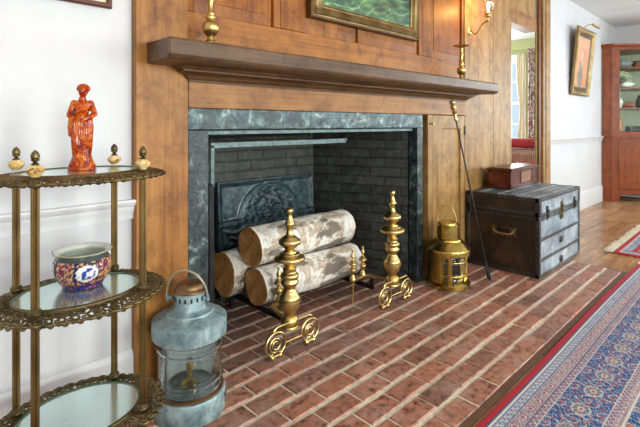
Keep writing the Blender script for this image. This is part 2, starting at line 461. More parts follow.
# backing behind the firebox
struct(MB().box(.905, 1.0, 1.79, 1.86, 0, 1.43).build('wall_backing', DARK))

# cupboard door beside the hearth
cd = thing('cupboard_door', 'narrow pine cupboard door with inset panel right of the hearth', 'cupboard door', (2.822, 1.742, .03))
m = MB(); w_ = .462; h_ = 1.134
m.box(0, w_, .01, .05, 0, h_)
for a in ((0, .115, 0, h_), (.40, w_, 0, h_), (.115, .40, h_-.10, h_), (.115, .40, 0, .12)):
    m.box(a[0], a[1], -.008, .012, a[2], a[3])
m.build('door_panel', PINE_R, cd, bevel=.003)
hm = MB(); hm.box(.452, .462, -.012, -.006, .985, 1.05); hm.tube([(.463, -.012, .98), (.463, -.012, 1.055)], .004).build('hinge', BLACKIRON, cd)
km = MB(); km.lathe([(0, 0), (.012, 0), (.012, .004), (.005, .006), (.005, .014), (.011, .018), (.009, .024), (0, .026)], 16, T(-.03, -.01, 1.075) @ Rx(PI/2)).build('knob', BRASS, cd)

# ---------------------------------------------------------------- fireplace
fp = thing('fireplace', 'open fireplace with mottled slate surround and soot-black brick firebox', 'fireplace', (0, 0, 0))
def rough_slab(name, x0, x1, z0, z1):
    m = MB()
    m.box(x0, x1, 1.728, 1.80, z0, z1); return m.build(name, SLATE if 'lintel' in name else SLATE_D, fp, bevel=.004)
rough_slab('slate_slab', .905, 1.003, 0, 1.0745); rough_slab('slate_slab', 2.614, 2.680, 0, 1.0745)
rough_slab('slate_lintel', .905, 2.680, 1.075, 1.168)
MB().box(2.680, 2.754, 1.80, 1.86, 0, 1.168).build('recess_board', DARK, fp)
MB().box(2.680, 2.754, 1.86, 2.55, 0, 1.2).build('recess_back', DARK, fp)
# firebox
BY = 2.46
def quadwall(name, p0, p1, z0, z1, mat, top_shift=(0, 0)):
    (x0, y0), (x1, y1) = p0, p1; dx, dy = x1-x0, y1-y0; l = math.hypot(dx, dy); nx, ny = -dy/l*.08, dx/l*.08
    sx, sy = top_shift
    vs = [(x0,y0,z0),(x1,y1,z0),(x1+nx,y1+ny,z0),(x0+nx,y0+ny,z0),(x0+sx,y0+sy,z1),(x1+sx,y1+sy,z1),(x1+nx+sx,y1+ny+sy,z1),(x0+nx+sx,y0+ny+sy,z1)]
    return MB().add(vs, [(3,2,1,0),(4,5,6,7),(0,1,5,4),(1,2,6,5),(2,3,7,6),(3,0,4,7)]).build(name, mat, fp)
quadwall('firebox_back', (1.20, BY), (2.36, BY), 0, 1.5, SOOTX)
quadwall('firebox_side', (2.32, BY), (2.60, 1.80), 0, 1.5, SOOTY)
quadwall('firebox_side', (1.01, 1.80), (1.24, BY), 0, 1.5, SOOTY)
MB().box(1.0, 2.7, 1.80, 2.6, 1.5, 1.55).build('flue_top', DARK, fp)
MB().box(1.0, 2.62, 1.86, 1.93, 1.12, 1.5).build('breast_back', DARK, fp)
# iron lining frame
m = MB(); m.box(1.003, 2.60, 1.758, 1.775, 1.052, 1.070); m.box(1.003, 1.016, 1.758, 1.775, .0, 1.07); m.build('lining_bar', FRAMEIRON, fp, bevel=.002)
m = MB(); m.box(1.085, 2.02, 1.85, 1.862, .985, 1.012); m.box(1.085, 1.105, 1.85, 1.862, .80, 1.0)
m.sphere((2.02, 1.856, 1.005), .012); m.build('damper_frame', FRAMEIRON, fp, bevel=.002)
m = MB(); m.tube([(1.10, 1.90, 1.035), (1.75, 1.90, 1.042)], .006); m.sphere((1.76, 1.90, 1.042), .011); m.build('damper_rod', BLACKIRON, fp)
m = MB(); m.box(1.06, 1.085, 1.82, 1.87, .1, .82); m.box(1.085, 1.115, 1.86, 1.88, .45, .5); m.box(1.085, 1.115, 1.86, 1.88, .2, .25); m.build('iron_jamb', BLACKIRON, fp, bevel=.003)

# cast iron fireback with arched relief, leaning on the rear brick
fb = thing('fireback', 'dark cast iron fireback with arched relief against the rear brick wall', 'fireback', (1.86, BY-.075, .0), (math.radians(-3), 0, 0))
FBW, FBH = .80, .735
nu, nv = 190, 170
u = np.linspace(-FBW/2, FBW/2, nu); z = np.linspace(.012, FBH, nv); U, Z = np.meshgrid(u, z)
h = np.zeros_like(U)
bd = np.minimum(np.minimum(U+FBW/2, FBW/2-U), np.minimum(Z, FBH-Z))
h += .010*np.clip(1-np.abs(bd-.022)/.009, 0, 1)+.006*(bd < .010)
R = np.hypot(U*1.08, (Z-.465)*1.15); Rout = .285
up_ = Z > .465
arch = np.exp(-((R-.275)/.009)**2)*.012+np.exp(-((R-.25)/.005)**2)*.006
h += np.where(up_, arch, 0)
side = (np.exp(-((Z-.465)/.008)**2)+np.exp(-((Z-.49)/.006)**2))*.009*(np.abs(U) > .25)
h += side
inn = (R < .24) & up_
th = np.arctan2(Z-.465, U)
rel = .006*np.sin(th*14+3.5*np.sin(R*52))*np.clip(R/.1, 0, 1)+.006*np.sin(R*88+2.2*np.sin(th*5))+.006*np.sin(U*95+2.5*np.sin(Z*60))*np.cos(Z*85+2*np.sin(U*42))
h += np.where(inn, 1.5*rel*np.clip((.24-R)/.02, 0, 1)+.004, 0)
low = (Z < .44) & (bd > .035)
h += np.where(low, .007*np.exp(-(((Z-.43+.02*np.cos(U*22))/.010)**2)), 0)
h += np.where(low & (Z < .40), .006*np.sin(U*70+2*np.sin(Z*50))*np.sin(Z*80), 0)
vs = [(float(a), -.012-float(c), float(b)) for a, b, c in zip(U.ravel(), Z.ravel(), h.ravel())]
fs = [(j*nu+i, j*nu+i+1, (j+1)*nu+i+1, (j+1)*nu+i) for j in range(nv-1) for i in range(nu-1)]
m = MB().add(vs, fs); m.box(-FBW/2, FBW/2, -.0115, .015, .012, FBH); m.build('plate', CASTIRON, fb, fix=False, ang=60)
for s in (-1, 1): MB().box(s*.3-.03, s*.3+.03, -.03, .02, 0, .014).build('foot', BLACKIRON, fb)

# mantel shelf
mt = thing('mantelpiece', 'long dark pine mantel shelf with moulding and frieze over the fireplace', 'mantelpiece', (0, 0, 0))
prof = [(1.738, 1.336), (1.57, 1.336), (1.548, 1.339), (1.535, 1.347), (1.530, 1.358), (1.531, 1.41), (1.535, 1.419), (1.738, 1.421)]
m = MB(); n = len(prof); xs = [.728, .735]+list(np.linspace(.9, 3.3, 30))+[3.443, 3.45]
for ii, x in enumerate(xs):
    s_ = .0 if 0 < ii < len(xs)-1 else .004
    for (yy, zz) in prof:
        wob = .0016*noise.noise(Vector((x*6, yy*9, zz*9)))
        m.v.append((x, yy+wob+(s_ if yy < 1.6 else 0), zz+wob+(s_ if zz < 1.38 else -s_)))
for i in range(len(xs)-1):
    for j in range(n): m.f.append((i*n+j, i*n+(j+1) % n, (i+1)*n+(j+1) % n, (i+1)*n+j))
m.f += [tuple(range(n)), tuple((len(xs)-1)*n+j for j in range(n-1, -1, -1))]
m.build('shelf', MANTEL, mt, ang=14)
def mould_U(prof, x0, x1, yw):
    m = MB(); n = len(prof)
    for o, z in prof: m.v += [(x0-o, yw, z), (x0-o, yw-o, z), (x1+o, yw-o, z), (x1+o, yw, z)]
    for i in range(n-1):
        for k in range(3): m.f.append((i*4+k, i*4+k+1, (i+1)*4+k+1, (i+1)*4+k))
    m.f += [(0, 1, 2, 3), tuple((n-1)*4+k for k in (3, 2, 1, 0))]
    return m
mould_U([(0, 1.276), (.022, 1.276), (.024, 1.286), (.030, 1.288), (.036, 1.296), (.048, 1.306), (.066, 1.313), (.072, 1.315), (.074, 1.323), (.082, 1.325), (.09, 1.331), (.094, 1.337), (0, 1.337)], .925, 3.25, 1.735).build('moulding', MANTEL, mt)
MB().box(.905, 3.27, 1.722, 1.76, 1.168, 1.28).build('frieze_board', PINE_FX, mt, bevel=.003)

# ---------------------------------------------------------------- andirons
acol = [(38,0),(40,20),(45,30),(52,34),(60,33),(68,24),(73,20),(80,26),(86,24),(92,30),(100,34),(106,40),(112,47),(119,47),(124,38),(130,30),(138,26),(150,28),(162,34),(170,44),(174,60),(179,72),(184,76),(188,96),(196,102),(204,102),(210,96),(214,78),(220,74),(226,56),(234,44),(240,42),(243,62),(249,66),(252,92),(258,98),(262,112),(267,136),(274,144),(284,140),(288,112),(295,84),(302,58),(310,48),(316,42),(319,60),(324,66),(330,62),(338,58),(344,62),(348,78),(354,86),(366,84),(370,74),(378,74),(384,84),(394,84),(400,74),(408,62),(414,52)]
acol = [(w/4.74/2*.00500, .688-(200+yy/4.74-208)*.00488) for yy, w in acol]
acol += [(w/4.27/2*.00500, .688-(270+yy/4.27-208)*.00488) for yy, w in [(80,46),(86,56),(92,62),(98,66),(106,78),(115,88),(119,88),(121,97),(131,97),(133,88),(148,86),(162,77),(174,60),(184,47),(190,47),(193,58),(197,60),(200,66),(212,73),(225,75),(234,68),(237,72),(243,72),(244,0)]]
def smoothprof(p, k=2):
    out = []
    for i in range(len(p)-1):
        a = p[max(i-1, 0)]; b = p[i]; c = p[i+1]; d_ = p[min(i+2, len(p)-1)]
        for j in range(k):
            t = j/k
            out.append(tuple(.5*((2*b[q])+(-a[q]+c[q])*t+(2*a[q]-5*b[q]+4*c[q]-d_[q])*t*t+(-a[q]+3*b[q]-3*c[q]+d_[q])*t**3) for q in (0, 1)))
    return [(max(r, 0), z) for r, z in out]+[p[-1]]
def bez(pts, n=24):
    """Catmull-Rom through points"""
    out = []
    pts = [Vector(p) for p in pts]
    for i in range(len(pts)-1):
        a = pts[max(i-1, 0)]; b = pts[i]; c = pts[i+1]; d_ = pts[min(i+2, len(pts)-1)]
        k = max(2, n//(len(pts)-1))
        for j in range(k):
            t = j/k; out.append(.5*((2*b)+(-a+c)*t+(2*a-5*b+4*c-d_)*t*t+(-a+3*b-3*c+d_)*t**3))
    return out+[pts[-1]]
def ring_pts(cx, cz, rx, rz, n=28, y=0): return [(cx+rx*math.cos(2*PI*i/n), y, cz+rz*math.sin(2*PI*i/n)) for i in range(n)]
def andiron(loc, label, stops):
    t = thing('andiron', label, 'andiron', loc, group='pair of brass andirons')
    MB().lathe(acol, 40).build('column', BRASS, t, ang=50)
    fy = -.027; sx = -1 if stops[0][0] > 0 else 1
    f = MB()
    for s in (-1, 1):
        f.tube(ring_pts(s*.108, .070, .058, .054, 32, fy), .0048, 8, True, flat=1.5)
        f.tube([(s*.108+(.012+.026*q/26)*math.cos(q*.42), fy, .068+(.012+.024*q/26)*math.sin(q*.42)) for q in range(27)], .0038, 8, flat=1.4)
    f.tube(bez([(-.122, fy, .120), (-.118, fy, .136), (-.098, fy, .146), (-.07, fy, .146), (0, fy, .146), (.07, fy, .146), (.098, fy, .146), (.118, fy, .136), (.122, fy, .120)], 40), .0048, 8, flat=1.5)
    f.tube([(-.054, fy, .060), (.054, fy, .060)], .0044, 8, flat=1.5)
    f.box(-.03, .03, fy, .01, .112, .120)
    f.build('scroll_foot', BRASS, t)
    for s in (-1, 1):
        for q in (-.022, .024):
            b = MB(); b.sphere((s*.108+q, fy, .0135), .0135, 14); b.sphere((s*.108+q, fy, .028), .007, 10); b.build('ball_foot', BRASS, t)
    (x2, y2), (x1, y1) = stops
    arm = MB(); arm.tube(bez([(0, .0, .135), (x2*.15, y2*.55, .142), (x2*.5, y2*.95, .144), (x2, y2, .144), ((x1+x2)/2, (y1+y2)/2+.004, .144), (x1, y1, .142)], 30), .0095, 10, flat=1.3)
    arm.build('log_stop_arm', BRASS, t)
    pf = [(0, .190), (.006, .187), (.008, .180), (.005, .173), (.008, .165), (.013, .152), (.013, .146), (.006, .138), (.008, .130), (.013, .124), (.024, .112), (.027, .106), (.024, .100), (.009, .092), (.010, .085), (.019, .076), (.023, .068), (.019, .058), (.010, .046), (.009, .036), (.017, .020), (.020, .008), (.015, -.004), (0, -.012)]
    for (x, y) in stops:
        MB().lathe(smoothprof(pf), 20, T(x, y, .146)).build('finial', BRASS, t)
    MB().tube([(x1, y1, .14), (x1, y1, .03), (x1, y1, .0)], [.006, .005, .002], 8).build('spike', BRASS, t)
    br = MB(); br.box(-.015, .005, .09, .62, .075, .098, T(-.07*sx, 0, 0)); br.box(-.015, .005, .60, .62, 0, .098, T(-.07*sx, 0, 0)); br.box(-.015, .005, .09, .11, .075, .14, T(-.07*sx, 0, 0))
    br.build('billet_bar', BLACKIRON, t, bevel=.002)
    return t
andiron((2.222, 1.65, .006), 'turned brass andiron nearest the right brick side wall', [(-.10, .152), (-.21, .137)])
A = andiron((1.402, 1.655, .006), 'turned brass andiron standing in front of the sawn log ends', [(.085, .190), (.150, .165)])

# ---------------------------------------------------------------- birch logs
def m_bark():
    s = Nodes('birch_bark')
    v = s.coord((1, 1, 1)); n = s.noise(v, 5.5, 6, .7, 1.0); n2 = s.noise(v, 26, 5, .7)
    st = s.noise(s.coord((75, 8, 8)), 1, 3, .6)
    c = s.ramp(n2, [(.3, (200,192,178)), (.5, (232,228,218)), (.7, (244,242,236))])
    c = s.mix(s.ramp(n, [(.50, (0,0,0)), (.57, (230,230,230)), (.68, (120,120,120))]), c, L4((158,124,84)))
    c = s.mix(s.ramp(st, [(.62, (0,0,0)), (.72, (230,230,230))]), c, L4((104,84,66)))
    pt = s.noise(s.coord((3.2, 7, 7), loc=(3, 1, 2)), 1, 4, .6)
    c = s.mix(s.ramp(pt, [(.58, (0,0,0)), (.62, (235,235,235))]), c, L4((92,84,76)))
    s.set(Base_Color=c, Roughness=.65); s.bump(s.math('ADD', n2, s.math('MULTIPLY', st, -.6)), .5, .006); return s.m
BARK = m_bark()
def m_cut():
    s = Nodes('sawn_wood_end')
    v = s.coord(); sp = s.n('ShaderNodeSeparateXYZ', {0: v})
    r = s.math('SQRT', s.math('ADD', s.math('POWER', sp.outputs[1], 2), s.math('POWER', sp.outputs[2], 2)))
    n = s.noise(v, 14, 4, .6); n2 = s.noise(v, 60, 3)
    rings = s.math('SINE', s.math('ADD', s.math('MULTIPLY', r, 520), s.math('MULTIPLY', n, 9)))
    f = s.math('ADD', s.math('MULTIPLY', rings, .07), s.math('ADD', s.math('MULTIPLY', n, .6), s.math('MULTIPLY', n2, .25)))
    c = s.ramp(f, [(.28, (140,88,42)), (.45, (200,142,78)), (.62, (228,178,112))])
    c = s.mix(s.ramp(r, [(.0, (120,120,120)), (.035, (0,0,0))]), c, L4((104,62,30)))
    s.set(Base_Color=c, Roughness=.75); s.bump(f, .35, .004); return s.m
CUT = m_cut()
def log(loc, R, Lh, label, seed, rot=(0,0,0), sq=(1, 1)):
    t = thing('birch_log', label, 'log', loc, rot, group='logs stacked across the andirons')
    def rad(a, x):
        p = Vector((math.cos(a)*1.3+seed*5, math.sin(a)*1.3, x*2.2))
        return R*(1+.10*noise.noise(p)+.03*noise.noise(p*4)+.012*noise.noise(p*13))
    def pt(a, x, k=1.0): r = rad(a, x)*k; return (x, r*math.cos(a)*sq[0], r*math.sin(a)*sq[1])
    N, K = 48, 60; m = MB(); xs = [Lh*i/K for i in range(K+1)]
    for x in xs: m.v += [pt(2*PI*i/N, x) for i in range(N)]
    for j in range(K):
        for i in range(N): m.f.append((j*N+i, j*N+(i+1) % N, (j+1)*N+(i+1) % N, (j+1)*N+i))
    m.build('bark', BARK, t, fix=False, ang=80)
    for x, s in ((0, -1), (Lh, 1)):
        e = MB(); e.v = [(x+s*.002, 0, 0)]
        for k in (.25, .5, .75, .93, .99): e.v += [(pt(2*PI*i/N, x, k)[0]+s*.002, *pt(2*PI*i/N, x, k)[1:]) for i in range(N)]
        e.v += [pt(2*PI*i/N, x, 1.001) for i in range(N)]
        for i in range(N): e.f.append((0, 1+i, 1+(i+1) % N))
        for k in range(5):
            for i in range(N): e.f.append((1+k*N+i, 1+k*N+(i+1) % N, 1+(k+1)*N+(i+1) % N, 1+(k+1)*N+i))
        e.build('sawn_end', CUT, t, ang=70)
    return t
log((1.440, 1.985, .212), .102, .76, 'lower front birch log lying across the andirons', 1, (0, 0, math.radians(-1)))
log((1.445, 2.045, .415), .110, .76, 'white birch log on top of the stack', 2, (0, 0, math.radians(0)))
log((1.375, 2.215, .240), .122, .62, 'thickest log, at the back left behind the other two', 3, (0, 0, math.radians(2)), (.95, 1.05))

# ---------------------------------------------------------------- etagere
GEDGE = plain('green_glass_edge', (70,140,120), .1, 0)
EX, EY = .396, 1.395
et = thing('etagere', 'oval three-tier bronze etagere with openwork rims by the white wall', 'display stand', (EX, EY, 0))
SH = (.965, .624, .274)
px, py = .134, .113
def ell(a, ax, ay, z): return (ax*math.cos(a), ay*math.sin(a), z)
for si, hz in enumerate(SH):
    ax0, ay0, ax1, ay1 = .163, .128, .232, .197
    m = MB(); N = 96
    def er(s, a, dz=0): return (( ax0+(ax1-ax0)*s)*math.cos(a), (ay0+(ay1-ay0)*s)*math.sin(a), hz-.003-.009*s*s+dz)
    m.tube([er(0, 2*PI*i/N) for i in range(N)], .0062, 8, True)
    m.tube([er(.14, 2*PI*i/N, -.002) for i in range(N)], .004, 6, True)
    m.tube([er(.92+.07*math.sin(2*PI*i/192*44), 2*PI*i/192, -.002+.002*math.sin(2*PI*i/192*44)) for i in range(192)], .0042, 6, True)
    m.tube([er(.55+.05*math.sin(2*PI*i/192*44+2), 2*PI*i/192) for i in range(192)], .0028, 5, True)
    K = 44
    for k in range(K):
        a = 2*PI*k/K+random.uniform(-.02, .02); da = 2*PI/K*random.uniform(.85, 1.1)
        # acanthus S scroll
        pts = [er(.12, a), er(.3, a+.32*da), er(.48, a+.1*da), er(.68, a-.18*da), er(.86, a+.12*da), er(.78, a+.42*da), er(.64, a+.30*da)]
        m.tube(bez(pts, 12), .0034, 5)
        c = er(.33, a+.68*da); m.tube([(c[0]+.0075*math.cos(q*PI/4), c[1]+.0075*math.sin(q*PI/4), c[2]) for q in range(8)], .0026, 5, True)
        c = er(.78, a+.72*da); m.sphere(c, .0062, 8, (1, 1, .7))
        c = er(1.0, a+.5*da, -.003); m.sphere(c, .0055, 8, (1.3, 1.3, .8))
        c = er(.9, a, -.004); m.sphere(c, .004, 6, (1.2, 1.2, 1.4))
    m.build('openwork_rim', BRONZE, et, fix=False, ang=60)
    mm = MB(); P_l = [(ax0*math.cos(2*PI*i/N), ay0*math.sin(2*PI*i/N)) for i in range(N)]
    mm.prism(P_l, hz-.006, hz); mp = mm.build('mirror_plate', MIRROR, et)
    MB().tube([((ax0-.002)*math.cos(2*PI*i/N), (ay0-.002)*math.sin(2*PI*i/N), hz+.001) for i in range(N)], .0018, 6, True).build('glass_edge', GEDGE, mp)
for (sx, sy) in ((-1, -1), (1, -1), (1, 1), (-1, 1)):
    X_, Y_ = sx*px, sy*py
    m = MB(); poly = []
    for i in range(32):
        a = 2*PI*i/32; r = .0098 if i % 4 else .0078
        poly.append((X_+r*math.cos(a), Y_+r*math.sin(a)))
    m.prism(poly, .03, SH[0]-.004)
    m.lathe([(0, 0), (.016, 0), (.018, .01), (.012, .02), (.014, .03), (.01, .036), (0, .036)], 16, T(X_, Y_, 0))
    po = m.build('post', POSTM, et, ang=25)
    for hz in SH:
        m = MB(); pr = [(.010, .0), (.014, .002), (.0155, .006), (.0135, .009), (.0155, .012), (.012, .016), (.010, .018)]
        if hz < .9: m.lathe(pr, 16, T(X_, Y_, hz))
        m.lathe([(.010, -.024), (.014, -.022), (.015, -.014), (.0175, -.010), (.0175, -.004), (.010, -.003)], 16, T(X_, Y_, hz))
        m.build('collar', BRONZE, po)
    fo = MB(); fo.lathe(smoothprof([(0, 0), (.010, 0), (.011, .003), (.017, .008), (.0208, .015), (.020, .021), (.013, .027), (.008, .029), (0, .03)]), 24, T(X_, Y_, SH[0]+.004))
    fin = fo.build('finial', ONYX, et)
    tm = MB(); tm.lathe(smoothprof([(0, .029), (.009, .030), (.0085, .033), (.004, .036), (.007, .039), (.010, .041), (.0105, .043), (.008, .045), (.0105, .048), (.010, .054), (.0075, .060), (.003, .065), (0, .067)]), 16, T(X_, Y_, SH[0]+.004))
    tm.build('pinecone_tip', BRONZE, fin)

# ---------------------------------------------------------------- amber statuette (one continuous body)
def skin_body(name, pts, edges, mat, parent, voxel, loc=(0,0,0), smooth_it=3):
    """union of tapered capsules and blobs remeshed into one surface"""
    m = MB()
    for (a, b) in edges:
        (p0, r0), (p1, r1) = pts[a], pts[b]
        p0, p1 = Vector(p0), Vector(p1); n = max(3, int((p1-p0).length/(min(r0, r1)*.45)))
        m.tube([p0.lerp(p1, i/n) for i in range(n+1)], [r0+(r1-r0)*i/n for i in range(n+1)], 12)
        m.sphere(p0, r0, 12); m.sphere(p1, r1, 12)
    return m
st = thing('statuette', 'amber glass statuette of a draped female figure on the top tier', 'statuette', (.408, 1.42, SH[0]+.0005), (0, 0, math.radians(-24)))
st.scale = (.95, .95, 1.06)
S = MB()
S.lathe(smoothprof([(0, 0), (.036, 0), (.038, .006), (.034, .018), (.028, .030), (.022, .045), (0, .05)]), 24, Matrix.Diagonal((1.05, .8, 1, 1)))
pt = {'fl': ((-.012, -.006, .03), .013), 'kl': ((-.013, -.010, .072), .0155), 'hl': ((-.012, 0, .120), .021),
      'fr': ((.012, .0, .03), .013), 'kr': ((.015, -.004, .072), .0155), 'hr': ((.012, 0, .120), .021),
      'wa': ((0, 0, .146), .0185), 'ch': ((.001, -.002, .172), .0205), 'nk0': ((.001, 0, .190), .012), 'nk': ((.002, -.002, .202), .0085),
      'hd': ((.004, -.004, .217), .0145), 'hd2': ((.004, .003, .222), .0145),
      'sl': ((-.022, 0, .184), .0095), 'el': ((-.033, -.008, .152), .0085), 'wl': ((-.006, -.026, .160), .0065), 'hal': ((.008, -.026, .167), .006),
      'sr': ((.024, 0, .184), .0095), 'er': ((.036, -.006, .155), .0085), 'wr': ((.018, -.026, .142), .0065), 'har': ((.004, -.028, .136), .006),
      'd0': ((-.027, -.004, .145), .009), 'd1': ((-.032, -.004, .118), .007), 'd2': ((-.033, -.004, .096), .004),
      'e0': ((.024, -.008, .145), .008), 'e1': ((.022, -.010, .09), .008), 'e2': ((.014, -.010, .035), .009)}
S.add(*(lambda q: (q.v, q.f))(skin_body('b', pt, [('fl','kl'),('kl','hl'),('fr','kr'),('kr','hr'),('hl','wa'),('hr','wa'),('wa','ch'),('ch','nk0'),('nk0','nk'),('nk','hd'),('hd','hd2'),
      ('sl','ch'),('sr','ch'),('sl','el'),('el','wl'),('wl','hal'),('sr','er'),('er','wr'),('wr','har'),('d0','d1'),('d1','d2'),('e0','e1'),('e1','e2'),('hl','d0'),('hr','e0')], None, None, 0)))
for i in range(9):   # curls of hair
    a = PI*.05+PI*.9*i/8; S.sphere((.004+.0145*math.cos(a), .004+.004*math.sin(2*a), .221+.0125*math.sin(a)), .006, 8)
S.sphere((.004, .014, .214), .009, 8); S.sphere((.003, -.0185, .216), .0028, 6, (.8, 1, 1.4))
for i in range(7):   # drapery folds
    x0 = -.028+.009*i; S.tube(bez([(x0*.7, -.016, .138), (x0*.72+.002, -.019, .10), (x0*.62, -.017, .06), (x0*.75, -.017, .022)], 9), .0042, 8)
    S.tube(bez([(x0*.7, .014, .138), (x0*.72+.002, .017, .10), (x0*.62, .015, .06), (x0*.75, .016, .022)], 9), .0042, 8)
so = S.build('figure', AMBER, st, fix=False)
r_ = so.modifiers.new('remesh', 'REMESH'); r_.mode = 'VOXEL'; r_.voxel_size = .0016; r_.use_smooth_shade = True
sm = so.modifiers.new('smooth', 'SMOOTH'); sm.iterations = 3; sm.factor = .5

# ---------------------------------------------------------------- imari bowl
bw = thing('porcelain_bowl', 'squat porcelain pot painted in blue, red and white on the middle tier', 'bowl', (.413, 1.43, SH[1]+.003), (0, 0, .25))
bw.scale = (.92, .92, .97)
prof = smoothprof([(0, .006), (.05, .004), (.054, 0), (.058, .001), (.062, .010), (.073, .024), (.082, .042), (.086, .060), (.084, .074), (.077, .086), (.071, .092), (.072, .096), (.080, .100), (.086, .104), (.086, .107), (.080, .106), (.068, .102), (.066, .094), (.074, .080), (.079, .060), (.074, .036), (.058, .014), (0, .010)], 4)
NB = 160; m = MB().lathe(prof, NB, lobes=(8, .018))
ob = m.build('body', attrmat('imari_porcelain', .12), bw, fix=False, ang=60)
V = np.array(m.v); a = np.arctan2(V[:, 1], V[:, 0]); zz = V[:, 2]; rr = np.hypot(V[:, 0], V[:, 1]); idx = np.arange(len(V))//NB
inner = idx > len(prof)*.66
C = np.tile(np.array([226, 224, 216.]), (len(V), 1))
nz = np.array([noise.noise(Vector((x*90, y*90, z*90))) for x, y, z in m.v]); nz2 = np.array([noise.noise(Vector((x*160+9, y*160, z*160))) for x, y, z in m.v])
pa = (a/(2*PI)*8) % 1.0
body = (~inner) & (zz > .018) & (zz < .084)
A_ = body & (np.floor(a/(2*PI)*8).astype(int) % 2 == 0)
B_ = body & ~A_
C[A_] = np.where((nz2[A_] > -.12)[:, None], [150, 44, 28], [206, 172, 118])
C[A_ & (nz2 > .22)] = [36, 48, 120]
dd = np.hypot((pa-.5)*1.6, (zz-.052)/.03)
C[B_] = [40, 44, 92]
C[B_] = [30, 36, 66]
C[B_ & (nz2 > .0)] = [176, 96, 44]
C[B_ & (nz2 > .3)] = [214, 196, 160]
C[B_ & (dd < .8)] = [232, 230, 226]
C[B_ & (dd < .62) & (nz > .0)] = [36, 66, 150]
C[body & (np.minimum(pa, 1-pa) < .05)] = [30, 34, 78]
C[(~inner) & (zz <= .018)] = [34, 42, 112]
C[(~inner) & (zz <= .018) & (nz2 > .25)] = [190, 90, 60]
C[(~inner) & (zz >= .084) & (zz < .097)] = [70, 84, 84]
C[(~inner) & (zz >= .097)] = [176, 168, 140]
C[inner & (zz < .1)] = [206, 214, 200]
colour(ob, C)

# ---------------------------------------------------------------- galvanised ship lantern
gl = thing('ship_lantern', 'galvanised ship lantern with ribbed lens and copper cap standing left of the hearth', 'lantern', (.836, 1.580, .006), (0, 0, 0))
gl.scale = (1.0, 1.0, 1.03)
MB().lathe([(0, 0), (.132, 0), (.134, .004), (.134, .072), (.130, .080), (.12, .083), (0, .083)], 48).build('base', GALV, gl)
MB().lathe([(.118, .0835), (.127, .0835), (.127, .090), (.120, .093), (.116, .093)], 48).build('lower_ring', COPPER, gl)
pr = []
for i in range(61):
    z_ = .091+.190*i/60; q = (z_-.186)/.095
    pr.append((.112+.008*(1-q*q)+(.0085*math.cos((abs(q)-.62)*20) if abs(q) > .42 else 0), z_))
MB().lathe(pr+[(r-.0035, z) for r, z in pr[::-1]]+[pr[0]], 64).build('ribbed_lens', LENS, gl, ang=70)
MB().lathe([(.112, .277), (.124, .279), (.124, .287), (.112, .290)], 48).build('upper_ring', COPPER, gl)
LENS_FILL = plain('added_lens_brightener', (214,222,222), .3, 0)  # pale half-shell added inside the lantern to make the lens look bright
MB().lathe([(.085, .10), (.098, .14), (.102, .186), (.098, .235), (.085, .275), (.084, .275), (.097, .235), (.101, .186), (.097, .14), (.084, .10)], 40, a0=math.radians(-10), a1=math.radians(190)).build('added_reflector', LENS_FILL, gl)
MB().lathe(smoothprof([(.10, .289), (.135, .286), (.139, .290), (.1395, .334), (.137, .341), (.130, .346), (.118, .352), (.098, .360), (.090, .364), (.088, .370), (.066, .374), (.059, .378), (.057, .381)], 2)+[(.057, .446), (0, .446)], 48).build('shoulder_cap', GALV, gl, ang=30)
m = MB()
for k in range(16): a = 2*PI*k/16; m.box(-.003, .003, -.002, .002, -.008, .008, T(.057*math.cos(a), .057*math.sin(a), .418) @ Rz(a+PI/2))
m.build('vent_slot', DARK, gl)
MB().lathe(smoothprof([(.057, .438), (.062, .441), (.062, .447), (.054, .453), (.050, .462), (.042, .471), (.026, .477), (0, .479)]), 40).build('copper_cap', COPPER, gl)
m = MB(); hd = []
for i in range(25): a = PI*i/24; hd.append((-.078*math.cos(a), 0, .118*math.sin(a)))
m.tube(hd, .0042, 8, M=T(-.01, 0, .415) @ Rz(math.radians(-44)) @ Rx(math.radians(18)))
m.build('wire_handle', POSTM if False else plain('pale_wire', (186,178,150), .35, .8), gl)
for s in (-1, 1):
    m = MB(); m.tube([(s*.078, 0, -.012), (s*.078, 0, .012)], .006, 8, M=T(-.01, 0, .415) @ Rz(math.radians(-44)) @ Rx(math.radians(18))); m.box(-.012, .012, -.004, .004, -.004, .004, T(-.01, 0, .415) @ Rz(math.radians(-44)) @ T(s*.067, 0, 0)); m.build('handle_lug', GALV, gl)
m = MB(); m.lathe([(0, .083), (.03, .083), (.032, .098), (.012, .11), (.010, .145), (.016, .15), (.014, .165), (0, .165)], 24); m.build('burner', BRASSL, gl)
for a in (.3, 1.9, 3.3): MB().tube([(.106*math.cos(a), .106*math.sin(a), .084), (.106*math.cos(a), .106*math.sin(a), .288)], .0025, 8).build('frame_rod', BLACKIRON, gl)
ta = math.radians(-38)
m = MB(); 
def onbase(m, a, z, w, h, r=.1355, d=.0015):
    for i in range(6):
        b0 = a+(i/6-.5)*w/r; b1 = a+((i+1)/6-.5)*w/r
        m.add([(r*math.cos(b0), r*math.sin(b0), z-h/2), (r*math.cos(b1), r*math.sin(b1), z-h/2), (r*math.cos(b1), r*math.sin(b1), z+h/2), (r*math.cos(b0), r*math.sin(b0), z+h/2)], [(0,1,2,3)])
    return m
onbase(m, ta, .052, .045, .018).build('maker_plate', plain('dark_plate', (30,34,36), .4, .4), gl, fix=False)
m = MB(); onbase(m, ta, .026, .036, .012).build('rust_mark', plain('faded_label', (96,72,64), .6, .1, var=.4, scale=160), gl, fix=False)
m = MB()
for i in range(9):
    m.tube([(.003*math.cos(q*PI/4), 0, .005*math.sin(q*PI/4)) for q in range(8)], .0011, 5, True, M=Rz(math.radians(200)) @ T(.142, 0, .215-i*.0095) @ Rz((i % 2)*PI/2))
m.build('chain', GALV, gl)

